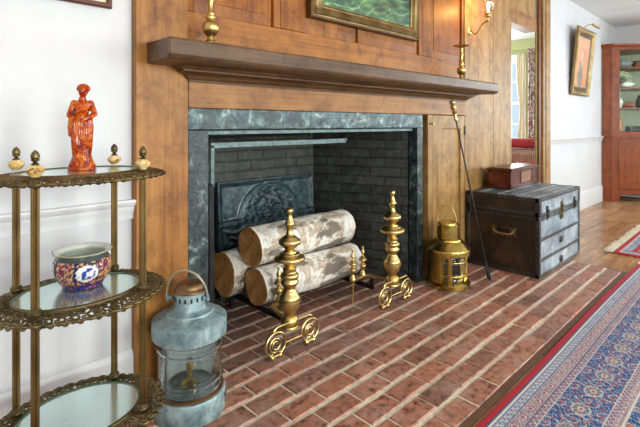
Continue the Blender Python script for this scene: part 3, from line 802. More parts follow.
# ---------------------------------------------------------------- brass ship lantern
bl = thing('brass_lantern', 'polished brass ship lantern beside the trunk, handle raised', 'lantern', (2.752, 1.575, .006), (0, 0, 0))
va = math.radians(-106)     # lens faces this way
MB().lathe([(0, 0), (.143, 0), (.147, .005), (.147, .022), (.140, .028), (.132, .036), (.125, .04), (0, .04)], 48).build('base', BRASSL, bl)
m = MB(); rin = .125
m.lathe([(rin+.01, .038), (rin+.01, .222), (rin+.006, .222), (rin+.006, .038), (rin+.01, .038)], 40, a0=va+math.radians(66), a1=va+math.radians(294))
for s in (-1, 1):
    a = va+s*math.radians(66); m.box(.085, .135, -.004, .004, .038, .222, Rz(a))
m.build('brass_body', BRASSL, bl)
pr = []
for i in range(33):
    z_ = .040+.180*i/32; q = (z_-.13)/.09
    pr.append((.104+.010*(1-q*q)+(.005*math.cos((abs(q)-.6)*20) if abs(q) > .4 else .002), z_))
MB().lathe(pr+[(r-.0035, z) for r, z in pr[::-1]]+[pr[0]], 64).build('ribbed_lens', LENS, bl, ang=70)
m = MB()
for z_ in (.085, .175): m.tube([(.121*math.cos(va+math.radians(q)), .121*math.sin(va+math.radians(q)), z_) for q in range(-64, 65, 8)], .003, 8)
m.build('guard_wire', BRASSL, bl)
MB().lathe(smoothprof([(.12, .222), (.147, .221), (.150, .225), (.150, .250), (.144, .258), (.118, .283), (.098, .300), (.090, .304), (.086, .314), (.073, .318)], 2)+[(.073, .345), (.077, .348), (.077, .354), (.073, .357), (.073, .395), (.077, .398), (.077, .404), (.068, .410), (.066, .425), (.04, .434), (0, .436)], 48).build('shoulder_cap', BRASSL, bl, ang=30)
MB().lathe([(0, .04), (.035, .04), (.035, .07), (.014, .08), (.012, .12), (.018, .125), (.016, .14), (0, .14)], 24).build('burner', BRASSL, bl)
m = MB(); hd = [(-.07*math.cos(PI*i/24), 0, .135*math.sin(PI*i/24)) for i in range(25)]
m.tube(hd, .0042, 8, M=T(-.012, 0, .405) @ Rz(math.radians(-35)) @ Rx(math.radians(-8))); m.build('wire_handle', BRASSL, bl)
m = MB()
for z_ in (.235, .03): m.box(.13, .175, -.025, .025, z_-.012, z_+.012, Rz(math.radians(215)))
m.box(.15, .156, -.012, .012, .02, .24, Rz(math.radians(215)))
m.build('side_bracket', BRASSL, bl, bevel=.002)

# ---------------------------------------------------------------- fire poker
pk = thing('fire_poker', 'long black iron fire tool with brass handle leaning on the mantel', 'fire poker', (3.008, 1.40, .007))
tip = Vector((0, 0, 0)); top = Vector((-.180, .188, 1.255)); dr = (top-tip).normalized()
m = MB(); m.tube([dr*.13, dr*1.17], .0055, 10); m.build('shaft', BLACKIRON, pk)
m = MB(); m.tube([dr*.0+Vector((.012, -.004, .0)), dr*.03, dr*.08, dr*.125, dr*.15], [.006, .017, .015, .009, .006], 10, flat=.35); m.build('blade', BLACKIRON, pk)
q = dr.to_track_quat('Z', 'Y').to_matrix().to_4x4()
m = MB(); m.lathe(smoothprof([(0.0000, 1.14), (0.0101, 1.14), (0.0130, 1.15), (0.0101, 1.17), (0.0116, 1.19), (0.0188, 1.20), (0.0116, 1.21), (0.0174, 1.225), (0.0203, 1.24), (0.0130, 1.252), (0.0188, 1.262), (0.0203, 1.272), (0.0116, 1.284), (0.0000, 1.286)]), 18, q); m.build('handle', BRASS, pk)

# ---------------------------------------------------------------- candlesticks on the mantel
cs_prof = smoothprof([(0, 0), (.023, 0), (.025, .004), (.022, .010), (.018, .020), (.020, .024), (.014, .030), (.012, .038), (.020, .046), (.031, .060), (.035, .078), (.031, .092), (.018, .104), (.014, .110), (.020, .114), (.020, .124), (.014, .128), (.016, .136), (.011, .145), (.009, .165), (.011, .185), (.015, .200), (.010, .208), (.013, .216), (.011, .228), (.013, .240), (.034, .250), (.060, .257), (.062, .260), (.05, .260), (.014, .256), (.012, .24), (0, .24)])
def candlestick(loc, label):
    t = thing('candlestick', label, 'candlestick', loc, group='brass candlesticks on the mantel shelf')
    i = len(cs_prof)*3//4
    MB().lathe(cs_prof[:-14], 28).build('stem', BRASS, t); MB().lathe(cs_prof[-15:], 28).build('drip_pan', BRASS, t); return t
c1 = candlestick((.958, 1.635, 1.421), 'brass candlestick at the left end of the mantel, beside the pilaster')
dup(c1, (3.05, 1.635, 1.421), 'brass candlestick at the right end of the mantel, below the sconce')

# ---------------------------------------------------------------- sconces
def m_emit(name, c, st):
    s = Nodes(name); s.set(Base_Color=(1, .8, .5, 1)); s.b.inputs['Emission Color'].default_value = (*c, 1); s.b.inputs['Emission Strength'].default_value = st; return s.m
FIL = m_emit('glowing_filament', (1, .55, .16), 60)
SHADEG = m_pane('amber_tinted_shade', (1, .93, .82, 1), .14)
sc = thing('wall_sconce', 'lit brass wall sconce with curved arm and clear glass shade right of the mantel', 'wall lamp', (3.366, 1.735, 1.85), group='sconces flanking the mantel')
MB().lathe(smoothprof([(0, 0), (.034, 0), (.036, .004), (.030, .008), (.026, .012), (.016, .015), (.012, .022), (0, .024)]), 28, Rx(PI/2), lobes=(8, .06)).build('backplate', BRASS, sc)
m = MB(); m.tube(bez([(0, -.02, 0), (0, -.035, -.022), (0, -.055, -.030), (0, -.078, -.010), (0, -.098, .025), (0, -.125, .050), (0, -.150, .062), (0, -.155, .085)], 40), .0068, 10); m.sphere((0, -.155, .058), .009, 12); m.build('arm', BRASS, sc)
MB().lathe(smoothprof([(0, .078), (.012, .078), (.016, .086), (.026, .088), (.026, .108), (.030, .111), (.030, .116), (.020, .118), (0, .118)]), 24, T(0, -.155, 0)).build('socket', BRASS, sc)
MB().lathe(smoothprof([(.022, .116), (.024, .125), (.034, .142), (.046, .170), (.052, .200), (.050, .235), (.044, .265), (.046, .285), (.052, .298)], 3), 36, T(0, -.155, 0)).build('glass_shade', SHADEG, sc)
bulb = MB().lathe(smoothprof([(0, .112), (.010, .115), (.012, .13), (.018, .15), (.023, .175), (.020, .2), (.010, .222), (0, .235)]), 24, T(0, -.155, 0)).build('bulb', SHADEG, sc)
MB().tube(bez([(-.006, 0, .13), (-.009, 0, .16), (-.005, 0, .2), (.0, 0, .16), (.005, 0, .2), (.009, 0, .16), (.006, 0, .13)], 30), .0016, 6, M=T(0, -.155, 0)).build('filament', FIL, bulb)
dup(sc, (.800, 1.722, 1.93), 'brass wall sconce with glass shade high on the left pilaster')
def plight(loc, e, c, r=.02):
    l = bpy.data.lights.new('sconce_light', 'POINT'); l.energy = e; l.color = c; l.shadow_soft_size = r
    o = bpy.data.objects.new('sconce_light', l); COL.objects.link(o); o.location = loc
plight((3.366, 1.58, 2.03), 20, (1, .56, .20)); plight((.80, 1.567, 2.11), 20, (1, .56, .20))

# ---------------------------------------------------------------- framed pictures
def frame_mesh(w, h, prof, fl=None):
    """mitred frame in local XZ, facing -Y, outer size w x h, centred; prof [(inset, out)]"""
    m = MB(); n = len(prof)
    for i, o in prof:
        m.v += [(-w/2+i, -o, -h/2+i), (w/2-i, -o, -h/2+i), (w/2-i, -o, h/2-i), (-w/2+i, -o, h/2-i)]
    for j in range(n-1):
        for k in range(4): k2 = (k+1) % 4; m.f.append((j*4+k, j*4+k2, (j+1)*4+k2, (j+1)*4+k))
    return m
def canvas(w, h, fn, nu, nv, y, mat, parent, name='canvas'):
    m = MB(); U, Vv = np.meshgrid(np.linspace(0, 1, nu), np.linspace(0, 1, nv))
    m.v = [(float((a-.5)*w), y, float((b-.5)*h)) for a, b in zip(U.ravel(), Vv.ravel())]
    m.f = [(j*nu+i, j*nu+i+1, (j+1)*nu+i+1, (j+1)*nu+i) for j in range(nv-1) for i in range(nu-1)]
    o = m.build(name, mat, parent, fix=False); colour(o, fn(U.ravel(), Vv.ravel())); return o
CANV = attrmat('oil_canvas', .35, .3)
def fbm(u, v, s=0, o=4):
    r = np.zeros_like(u); a = 1; g = np.random.default_rng(100+s)
    for k in range(o):
        for q in range(4):
            th = g.uniform(0, 2*PI); f = 2**k*g.uniform(2.5, 5); ph = g.uniform(0, 2*PI)
            r += a*.5*np.sin((u*math.cos(th)+v*math.sin(th))*f*2*PI*.35+ph+1.2*np.sin(v*f*2+ph))
        a *= .55
    return r
def lerp(c0, c1, t): t = np.clip(t, 0, 1)[:, None]; return np.array(c0)*(1-t)+np.array(c1)*t
def sea(u, v):
    n = fbm(u, v, 1); w = .6*np.sin(u*26+3*np.sin(v*9+n)+v*34+n*1.3)+.5*np.sin(u*70-v*90+4*np.sin(u*17+n)+n*3)
    c = lerp((38, 74, 58), (96, 138, 78), .5+.5*w*.8+.2*n)
    crest = np.clip((np.sin(u*18-v*40+2.2*np.sin(u*11+1)+n*1.4)-.80)*6, 0, 1)
    crest = crest*(.25+.35*np.clip(fbm(u*3, v*3, 9)+.6, 0, 1)); c = c*(1-crest[:, None])+np.array((198, 212, 150))*crest[:, None]
    d_ = np.clip(-fbm(u*1.3, v*1.3, 3)*.6, 0, 1); c = c*(1-.45*d_[:, None])
    sky = (v > .42); cs_ = lerp((214, 196, 120), (150, 170, 168), (v-.42)*1.6+.15*n)
    c[sky] = cs_[sky]
    hull = (v > .36+.02*np.sin(u*9)) & (v < .47-.06*np.abs(u-.62)) & (u > .45) & (u < .82); c[hull] = (92, 56, 34)
    sail = (v >= .47) & (v < .86) & (np.abs(u-.62) < .13*(1-(v-.47)/.5)) & (np.sin(v*40) > -.7); c[sail] = (216, 204, 166)
    return c
PW, PH = 1.0, .70
pn = thing('seascape_painting', 'large seascape oil painting with ribbed gilt frame above the mantel', 'painting', (2.10, 1.725, 1.665+PH/2), (math.radians(2.2), 0, 0))
prof = [(0, -.01), (0, .022), (.006, .028), (.014, .028), (.018, .022), (.024, .022), (.03, .030), (.045, .036), (.06, .030), (.068, .016), (.074, .016), (.078, .020), (.084, .018), (.086, .006)]
frame_mesh(PW, PH, prof[:5]).build('outer_frame', plain('dark_gilt', (96,74,44), .45, .6), pn, ang=25)
m = frame_mesh(PW, PH, prof[4:])
for x in np.arange(-PW/2+.03, PW/2-.03, .0125):
    for zc in (-PH/2+.046, PH/2-.046): m.tube([(x, -.030, zc-.017), (x, -.0385, zc), (x, -.030, zc+.017)], .0042, 5)
for z_ in np.arange(-PH/2+.03, PH/2-.03, .0125):
    for xc in (-PW/2+.046, PW/2-.046): m.tube([(xc-.017, -.030, z_), (xc, -.0385, z_), (xc+.017, -.030, z_)], .0042, 5)
m.build('ribbed_frame', GOLD, pn, fix=False, ang=25)
canvas(PW-.168, PH-.168, sea, 260, 170, -.010, CANV, pn)

def portrait(u, v):
    n = fbm(u*1.2, v*1.5, 7)
    c = lerp((214, 140, 92), (232, 176, 140), v+.25*n)
    for (cu, cv, r, cc) in ((.45, .30, .20, (92, 98, 92)), (.52, .48, .16, (196, 176, 168)), (.42, .64, .11, (220, 196, 182)), (.40, .14, .22, (120, 128, 120)), (.58, .22, .15, (150, 110, 96)), (.50, .78, .06, (206, 120, 96))):
        d_ = np.hypot((u-cu)/.8, (v-cv))/r+.35*n; t = np.clip(1.15-d_, 0, 1)[:, None]; c = c*(1-t)+np.array(cc)*t
    return c
rx0, rx1 = 5.905, 6.589
pw, ph = rx1-rx0, .822
pp = thing('portrait_painting', 'gilt framed painting tilting forward on the white wall, brass picture light above', 'painting', ((rx0+rx1)/2, 1.755, 1.46), (math.radians(5.6), 0, 0))
m = frame_mesh(pw, ph, [(0, 0), (0, .030), (.012, .038), (.03, .034), (.05, .020), (.062, .024), (.075, .012)])
for v_ in range(len(m.v)): x, y, z = m.v[v_]; m.v[v_] = (x, y, z+ph/2)
m.build('gilt_frame', GOLD, pp, ang=25)
m = frame_mesh(pw-.15, ph-.15, [(0, .010), (0, .014), (.012, .010), (.03, .006)])
for v_ in range(len(m.v)): x, y, z = m.v[v_]; m.v[v_] = (x, y, z+ph/2)
m.build('inner_slip', plain('dark_slip', (70,52,30), .5), pp)
o = canvas(pw-.20, ph-.20, portrait, 90, 110, -.005, CANV, pp); o.location = (0, 0, ph/2)
pl = thing('picture_light', 'small brass picture light above the tilted gilt painting', 'picture light', (6.25, 1.66, 2.285))
MB().tube([(-.14, -.10, .015), (.14, -.10, .015)], .014, 12).build('lamp_tube', BRASS, pl)
MB().tube(bez([(0, .03, -.03), (0, .02, .03), (0, -.04, .05), (0, -.095, .025)], 16), .005, 8).build('bracket', BRASS, pl)

sp = thing('framed_print', 'small framed print cut by the top edge on the left white wall', 'framed picture', (.40, 1.757, 1.533+.2))
frame_mesh(.41, .40, [(0, 0), (0, .014), (.004, .018), (.016, .018), (.020, .012)]).build('frame', REDWOOD, sp)
MB().box(-.186, .186, -.008, -.001, -.181, .181).build('mat_board', plain('cream_mat', (214,206,176), .8, var=.03), sp)
m = MB().box(-.12, .12, -.0095, -.008, -.11, .12); m.build('print', plain('print_ink', (150,140,110), .7, var=.5, scale=30), sp)

# ---------------------------------------------------------------- steamer trunk
TX0, TX1, TY0, TY1, TH = 3.288, 4.19, 1.172, 1.715, .572
tr = thing('steamer_trunk', 'large black studded steamer trunk against the planked wall', 'trunk', (TX0, TY0, .007))
tw, td, th_ = TX1-TX0, TY1-TY0, TH-.007
def m_trunk(name, lo, mid, hi, rough):
    s = Nodes(name); n = s.noise(s.coord(), 6, 7, .72, .6); n2 = s.noise(s.coord(), 40, 4)
    s.set(Base_Color=s.ramp(n, [(.34, lo), (.5, mid), (.68, hi)]), Roughness=s.math('ADD', s.math('MULTIPLY', n2, .3), rough-.12)); s.bump(n2, .25, .003); return s.m
TLEATHER = m_trunk('trunk_canvas', (16,12,9), (36,25,18), (74,50,32), .42)
TFRONT = m_trunk('trunk_front_sheen', (80,90,100), (136,148,158), (188,200,210), .28)  # metal front, with its bluish window sheen painted into the colour
TTOP = m_trunk('trunk_top', (48,54,56), (88,100,106), (140,152,156), .34)
TEDGE = m_trunk('trunk_edge_iron', (22,20,19), (40,37,35), (70,66,60), .42)
TSLAT = m_trunk('trunk_slat', (34,34,34), (66,70,72), (120,128,130), .32)
MB().box(.004, tw-.004, .004, td-.004, 0, .43).build('body', TLEATHER, tr, bevel=.004)
lid = MB().box(.0, tw, .0, td, .436, th_-.004).build('lid', TLEATHER, tr, bevel=.006)
MB().box(.02, tw-.02, .02, td-.02, th_-.005, th_-.001).build('lid_top', TTOP, lid)
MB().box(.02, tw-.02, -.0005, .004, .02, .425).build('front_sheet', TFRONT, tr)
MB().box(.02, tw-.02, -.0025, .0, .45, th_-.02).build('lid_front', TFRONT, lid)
for (a, b) in ((.112, .138), (.258, .284), (.0, .026), (.402, .428)): MB().box(.0, tw, -.006, .0, a, b).build('front_slat', TSLAT, tr, bevel=.0015)
for (a, b) in ((.436, .456), (th_-.026, th_-.002)): MB().box(0, tw, -.006, .001, a, b).build('lid_band', TSLAT, lid, bevel=.0015)
for yv in (.03, .16, .30, .44): MB().box(.015, tw-.015, yv, yv+.045, th_-.003, th_+.006).build('lid_slat', TTOP, lid, bevel=.003)
for (x0, x1, xa, xb) in ((-.004, .026, -.004, .02), (tw-.026, tw+.004, tw-.02, tw+.004)):
    e = MB()
    for (y0, y1) in ((-.005, .026), (td-.026, td+.004)): e.box(x0, x1, y0, y1, 0, .432)
    for (a, b) in ((0, .028), (.404, .432)): e.box(xa, xb, 0, td, a, b)
    e.build('edge_binding', TEDGE, tr, bevel=.003)
for (x0, x1, xa, xb) in ((-.005, .034, -.005, .02), (tw-.034, tw+.005, tw-.02, tw+.005)):
    e = MB()
    for (y0, y1) in ((-.007, .03), (td-.03, td+.004)): e.box(x0, x1, y0, y1, .437, th_+.003)
    for (a, b) in ((.436, .468), (th_-.030, th_)): e.box(xa, xb, 0, td, a, b)
    e.build('lid_binding', TEDGE, lid, bevel=.003)
rv = MB()
def rivet(x, y, z): rv.sphere((x, y, z), .0042, 6)
for z_ in (.011, .126, .270, .419, .446, th_-.014):
    for i in range(33): rivet(.03+(tw-.06)*i/32, -.0065, z_)
for z_ in (.014, .418, .452, th_-.015):
    for i in range(15): rivet(-.0055, .03+(td-.06)*i/14, z_)
for i in range(9): rivet(-.0055, .011, .045+i*.042); rivet(-.0055, td-.011, .045+i*.042); rivet(.011, -.0065, .045+i*.042)
for yv in (.052, .182, .322, .462):
    for i in range(12): rivet(.04+(tw-.08)*i/11, yv, th_+.006)
rv.build('rivets', BRONZE, tr, fix=False)['kind'] = 'stuff'
tr.children and None
for i, xf in enumerate((.16, .5, .84)):
    x = tw*xf; m = MB()
    m.box(x-.016, x+.016, -.012, -.003, .40, .50); m.box(x-.011, x+.011, -.020, -.010, .415, .475); m.tube([(x-.018, -.018, .47), (x+.018, -.018, .47)], .005, 8)
    if i == 1: m.box(x-.026, x+.026, -.011, -.003, .36, .43); m.lathe([(0, 0), (.012, 0), (.012, .006), (0, .007)], 14, T(x, -.011, .39) @ Rx(PI/2))
    m.build('latch', TEDGE if i != 1 else BRONZE, tr, bevel=.002)
for z_ in (.205, .055):
    m = MB(); m.lathe([(0, 0), (.026, 0), (.027, .004), (.02, .008), (0, .009)], 20, T(tw*.5, -.002, z_) @ Rx(PI/2), sx=1.3); m.build('oval_plate', TEDGE, tr)
# handle on the end facing left
m = MB(); hy, hz = td*.46, .30
for s in (-1, 1): m.box(-.008, -.002, hy+s*.07-.02, hy+s*.07+.02, hz-.028, hz+.03); m.sphere((-.014, hy+s*.07, hz+.004), .010, 10)
m.box(-.007, -.002, hy-.1, hy+.1, hz+.022, hz+.030); m.box(-.007, -.002, hy-.1, hy+.1, hz-.036, hz-.028)
m.build('handle_mount', BRONZE, tr, bevel=.0015)
m = MB(); m.tube(bez([(-.016, hy-.07, hz), (-.03, hy-.055, hz-.012), (-.034, hy, hz-.016), (-.03, hy+.055, hz-.012), (-.016, hy+.07, hz)], 16), .009, 10); m.build('carry_handle', plain('worn_leather', (104,74,50), .6, var=.3), tr)

# wooden box on the trunk
bx = thing('wooden_box', 'small mahogany box with panelled sides on top of the trunk', 'box', (3.535, 1.468, TH+.0108))
L_, D_, H_ = .60, .200, .156
MB().box(.012, L_-.012, .012, D_-.012, .018, H_-.012).build('body', REDWOOD, bx, bevel=.002)
m = MB(); m.box(0, L_, 0, D_, 0, .0121); m.box(.005, L_-.005, .005, D_-.005, .012, .020); m.build('plinth', REDWOOD, bx, bevel=.003)
ld = MB(); ld.box(-.006, L_+.006, -.006, D_+.006, H_-.014, H_-.002); ld.box(.01, L_-.01, .01, D_-.01, H_-.002, H_+.006); ld.build('lid', REDWOOD, bx, bevel=.003)
m = MB()
for (a, b) in ((.006, .03), (L_-.03, L_-.006), (.20, .225), (.43, .455)): m.box(a, b, .007, .014, .018, H_-.012)
for (a, b) in ((.018, .034), (H_-.03, H_-.012)): m.box(.006, L_-.006, .007, .014, a, b)
for (a, b) in ((.008, .03), (D_-.03, D_-.008)): m.box(.006, .014, a, b, .018, H_-.012)
for (a, b) in ((.018, .038), (H_-.032, H_-.012)): m.box(.006, .014, .008, D_-.008, a, b)
m.build('panel_moulding', REDWOOD, bx, bevel=.0015)
MB().box(.23, .425, .009, .013, .04, H_-.035).build('inlay_panel', wood('inlay', [(110,70,50), (150,104,76), (176,132,100)], 'x', knots=False), bx)

# ---------------------------------------------------------------- rugs
RUGM = attrmat('wool_rug', .95, .5)
def arabesque(X, Y, sc, seed):
    """curling vines and palmettes; returns vine mask, flower id mask"""
    p = .16*sc
    gx, gy = X/p, Y/p
    ix = np.floor(gx); iy = np.floor(gy+.5*(ix % 2)); fx = gx-ix-.5; fy = gy+.5*(ix % 2)-iy-.5
    r = np.hypot(fx, fy); th = np.arctan2(fy, fx); hsh = np.sin(ix*12.9898+iy*78.233+seed)*43758.5453; hsh = hsh-np.floor(hsh)
    fr = .26+.05*np.cos(th*6+hsh*6); ring = np.abs(r-fr) < .045; core = r < .11+.03*np.cos(th*5); mid = (r < fr-.045) & ~core
    v = np.abs(np.sin(gx*2*PI+1.6*np.sin(gy*2*PI)+.8*np.sin(gy*4*PI+gx*2))) < .16
    v |= np.abs(np.sin(gy*2*PI*1.0+1.8*np.sin(gx*2*PI*1.0+1))) < .14
    h2 = np.sin(np.floor(gx*4)*3.1+np.floor(gy*4)*7.7+seed)*1000; h2 = h2-np.floor(h2)
    dots = (np.hypot((gx*4) % 1-.5, (gy*4) % 1-.5) < .27) & (h2 > .5)
    return v, ring, mid, core, dots, hsh, h2
def rug_colour(D, S, x, y, bands):
    """D distance from the rug's edge, S coordinate along it, x y plan"""
    out = np.zeros((len(x), 3)); g = np.random.default_rng(3)
    for (d0, d1, kind) in bands:
        m_ = (D >= d0) & (D < d1); 
        if not m_.any(): continue
        d = D[m_]-d0; s = S[m_]; w = d1-d0; X, Y = x[m_], y[m_]
        if kind == 'red': c = np.tile((168., 30, 44), (m_.sum(), 1))
        elif kind == 'cream': c = np.tile((208., 204, 196), (m_.sum(), 1))
        elif kind == 'navy': c = np.tile((44., 70, 118), (m_.sum(), 1))
        elif kind in ('minor', 'minorred'):
            base = (150, 168, 184) if kind == 'minor' else (142, 108, 118)
            c = np.tile(np.array(base, float), (m_.sum(), 1)); ph = s/(w*1.25)
            q = np.hypot((ph % 1-.5)*1.25, (d/w-.5)); c[q < .36] = (60, 92, 148); c[q < .2] = (176, 120, 124)
            c[np.abs(d/w-.5-.35*np.sin(ph*2*PI)) < .09] = (214, 208, 200)
        elif kind == 'major':
            c = np.tile((172., 166, 168), (m_.sum(), 1)); ph = s/(w*1.5)
            v, ring, mid, core, dots, h, h2 = arabesque(s, d, .28, 5)
            c[dots] = (76, 104, 146); c[v] = (140, 84, 92)
            q = np.hypot((ph % 1-.5)*1.5, (d/w-.5)); fl = .34+.06*np.cos(np.arctan2(d/w-.5, (ph % 1-.5)*1.5)*8)
            c[q < fl] = (176, 64, 72); c[q < fl*.72] = (214, 206, 192); c[q < fl*.42] = (58, 88, 140); c[q < .07] = (196, 60, 60)
        else:
            base = (22, 72, 134) if kind == 'field' else (26, 70, 128)
            if kind == 'field2': base = (104, 132, 164)
            c = np.tile(np.array(base, float), (m_.sum(), 1))
            v, ring, mid, core, dots, h, h2 = arabesque(X, Y, .42 if kind != 'field2' else .6, 1)
            c[dots] = np.where((h2[dots] > .75)[:, None], (158, 64, 74), (124, 150, 168))
            c[v] = (150, 168, 174)
            if kind == 'field':
                p_ = .165; k_ = np.floor(s/p_); ls = s/p_-k_-.5; ld = (d-w*.5)/p_
                for (cs, cd) in ((.5, 0), (-.5, 0), (0, .42), (0, -.42)):
                    q = np.hypot(ls-cs, ld-cd); tq = np.arctan2(ld-cd, ls-cs)
                    mk = (q < .30) & (np.abs(np.sin(q*17-tq*1.0+cs)) < .30); c[mk] = (178, 184, 178)
                    c[(q < .045)] = (176, 84, 88)
                    mk = (q > .12) & (q < .34) & (np.sin(tq*5+q*30) > .90); c[mk] = (168, 84, 84)
                q = np.hypot(ls*1.15, ld*1.5); tq = np.arctan2(ld*1.5, ls*1.15); e_ = .30+.018*np.cos(tq*10)
                c[q < e_] = (196, 194, 180); c[q < e_-.045] = (60, 104, 142)
                mk = (q < e_-.06) & (np.sin(tq*8) > -.1); c[mk] = (166, 132, 118); c[q < .12] = (190, 184, 166); c[q < .06] = (172, 84, 80)
                out[m_] = c; continue
            c[ring] = (196, 192, 180); c[mid] = np.where((h[mid] > .6)[:, None], (156, 90, 90), (58, 104, 148)); c[core] = (186, 126, 112)
        out[m_] = c
    nz = .94+.10*g.random(len(x)); return out*nz[:, None]
def make_rug(name, label, x0, x1, y0, y1, bands, segs, z=.011, uneven=None):
    t = thing(name, label, 'rug', (0, 0, 0))
    xs = np.concatenate([np.arange(a, b, s) for a, b, s in segs[0]]+[[x1]]); ys = np.concatenate([np.arange(a, b, s) for a, b, s in segs[1]]+[[y1]])
    X, Y = np.meshgrid(xs, ys); x, y = X.ravel(), Y.ravel()
    dx = np.minimum(x-x0, x1-x); dy = np.minimum(y-y0, y1-y); D = np.minimum(dx, dy); S = np.where(dx < dy, y, x)
    zz = z+.0015*np.sin(x*7+y*3)*np.clip(D/.1, 0, 1); zz = np.where(D < .004, .002, zz)
    yo = .006*np.sin(x*2.3+.7)*np.clip(1-D/.2, 0, 1)
    me = bpy.data.meshes.new('pile'); nx, ny = len(xs), len(ys)
    co = np.stack([x, y+yo, zz], 1).astype(np.float32); i, j = np.meshgrid(np.arange(nx-1), np.arange(ny-1)); b = (j*nx+i).ravel()
    F = np.stack([b, b+1, b+nx+1, b+nx], 1).astype(np.int32)
    me.vertices.add(len(co)); me.vertices.foreach_set('co', co.ravel()); me.loops.add(F.size); me.loops.foreach_set('vertex_index', F.ravel())
    me.polygons.add(len(F)); me.polygons.foreach_set('loop_start', np.arange(0, F.size, 4, dtype=np.int32)); me.update(calc_edges=True)
    o = bpy.data.objects.new('pile', me); COL.objects.link(o); o.parent = t; me.materials.append(RUGM)
    colour(o, rug_colour(D, S, x, y, bands)); return t
bands = [(0, .034, 'red'), (.034, .038, 'navy'), (.038, .050, 'cream'), (.050, .055, 'navy'), (.055, .082, 'minor'), (.082, .086, 'navy'), (.086, .134, 'major'), (.134, .138, 'navy'), (.138, .162, 'minorred'), (.162, .166, 'cream'),
         (.166, .330, 'field'), (.330, .334, 'cream'), (.334, .356, 'minorred'), (.356, .380, 'major'), (.380, .385, 'cream'), (.385, 9, 'field1')]
rug1 = make_rug('oriental_rug', 'large blue oriental rug with a red edge running beside the brick hearth', -.9, 4.20, -2.2, .772, bands,
    ([(-.9, 1.3, .02), (1.3, 2.6, .0045), (2.6, 4.20, .0065)], [(-2.2, -.2, .02), (-.2, .3, .0045), (.3, .772, .0035)]))
bands2 = [(0, .040, 'red'), (.040, .052, 'cream'), (.052, .11, 'field2'), (.11, .15, 'red'), (.15, 9, 'field2')]
rug2 = make_rug('fringed_rug', 'grey-blue rug with red border and cream fringe beyond the large rug', 4.43, 6.6, -2.0, .985, bands2,
    ([(4.43, 6.6, .010)], [(-2.0, 0, .02), (0, .985, .010)]))
FR = plain('cream_fringe', (214,204,184), .9, var=.08)
m = MB()
for i in range(150):
    x = 4.44+2.15*i/149; l = random.uniform(.055, .085); s = random.uniform(-.014, .014)
    m.tube([(x, .982, .010), (x+s*.4, .982+l*.5, .010), (x+s, .982+l, .006)], [.004, .0045, .005], 5)
m.build('fringe', FR, rug2, fix=False)['kind'] = 'stuff'
m = MB()
for i in range(9): m.tube([(4.198, .758-.004*i, .008), (4.23, .762-.006*i, .009), (4.262+.006*random.random(), .765-.007*i, .005)], .004, 5)
m.build('corner_tassel', FR, rug1, fix=False)

# ---------------------------------------------------------------- corner cabinet
CXo, CYo = 7.375, 1.645
cab = thing('corner_cabinet', 'tall cherry corner cabinet with glazed upper doors by the far wall', 'cabinet', (CXo, CYo, 0), (0, 0, math.radians(-45)))
FWd = .98; CHt = 2.235
m = MB()
poly = [(0, .02), (FWd, .02), (FWd+.10, .07), (FWd+.10, .10), (.445, .62), (.405, .62), (-.075, .13), (-.11, .055)]
# carcass: back boards, side returns, decks
m.prism([(-.105, .05), (0, .0), (0, .03), (-.075, .075)], 0, 2.19)
m.prism([(FWd+.105, .05), (FWd, .0), (FWd, .03), (FWd+.075, .075)], 0, 2.19)
m.build('canted_side', CHERRY, cab)
m = MB(); m.prism([(-.10, .075), (.38, .55), (.40, .535), (-.08, .06)], .1, 2.19); m.prism([(FWd+.09, .075), (.47, .60), (.45, .585), (FWd+.07, .06)], .1, 2.19); m.prism([(.37, .55), (.48, .60), (.47, .57), (.38, .53)], .1, 2.19)
m.build('back_boards', plain('green_interior', (206,214,184), .7, var=.05), cab)
bodyp = [(-.07, .075), (0, .02), (FWd, .02), (FWd+.06, .075), (.46, .57), (.40, .55)]
m = MB(); m.prism(bodyp, .10, .94); m.build('lower_case', CHERRY, cab)
for z_ in (.99, 1.335, 1.622, 1.915): MB().prism(bodyp, z_-.018, z_).build('shelf', CHERRY, cab)
MB().prism(bodyp, 2.15, 2.19).build('top_board', CHERRY, cab)
m = MB()
for (a, b, z0, z1) in ((0, .085, .12, 2.19), (FWd-.085, FWd, .12, 2.19), (.085, FWd-.085, .12, .17), (.085, FWd-.085, .885, .99), (.085, FWd-.085, 2.15, 2.19)): m.box(a, b, -.005, .025, z0, z1)
m.build('face_frame', CHERRY, cab, bevel=.003)
cp = [(0, 2.17), (.012, 2.17), (.014, 2.185), (.03, 2.20), (.042, 2.212), (.045, 2.235), (0, 2.235)]
m = MB()
for o_, z_ in cp: m.v += [(-.11-o_*.7, .06, z_), (-.005-o_*.3, -.005-o_, z_), (FWd+.005+o_*.3, -.005-o_, z_), (FWd+.11+o_*.7, .06, z_)]
for i in range(len(cp)-1):
    for k in range(3): m.f.append((i*4+k, i*4+k+1, (i+1)*4+k+1, (i+1)*4+k))
m.f += [(0, 1, 2, 3), (24, 27, 26, 25)]
m.build('cornice', CHERRY, cab)
mould = MB(); mould.box(-.002, FWd+.002, -.022, .0, .905, .93); mould.prism([(-.11, .055), (-.115, .04), (-.005, -.02), (0, 0)], .905, .93); mould.build('waist_moulding', CHERRY, cab, bevel=.003)
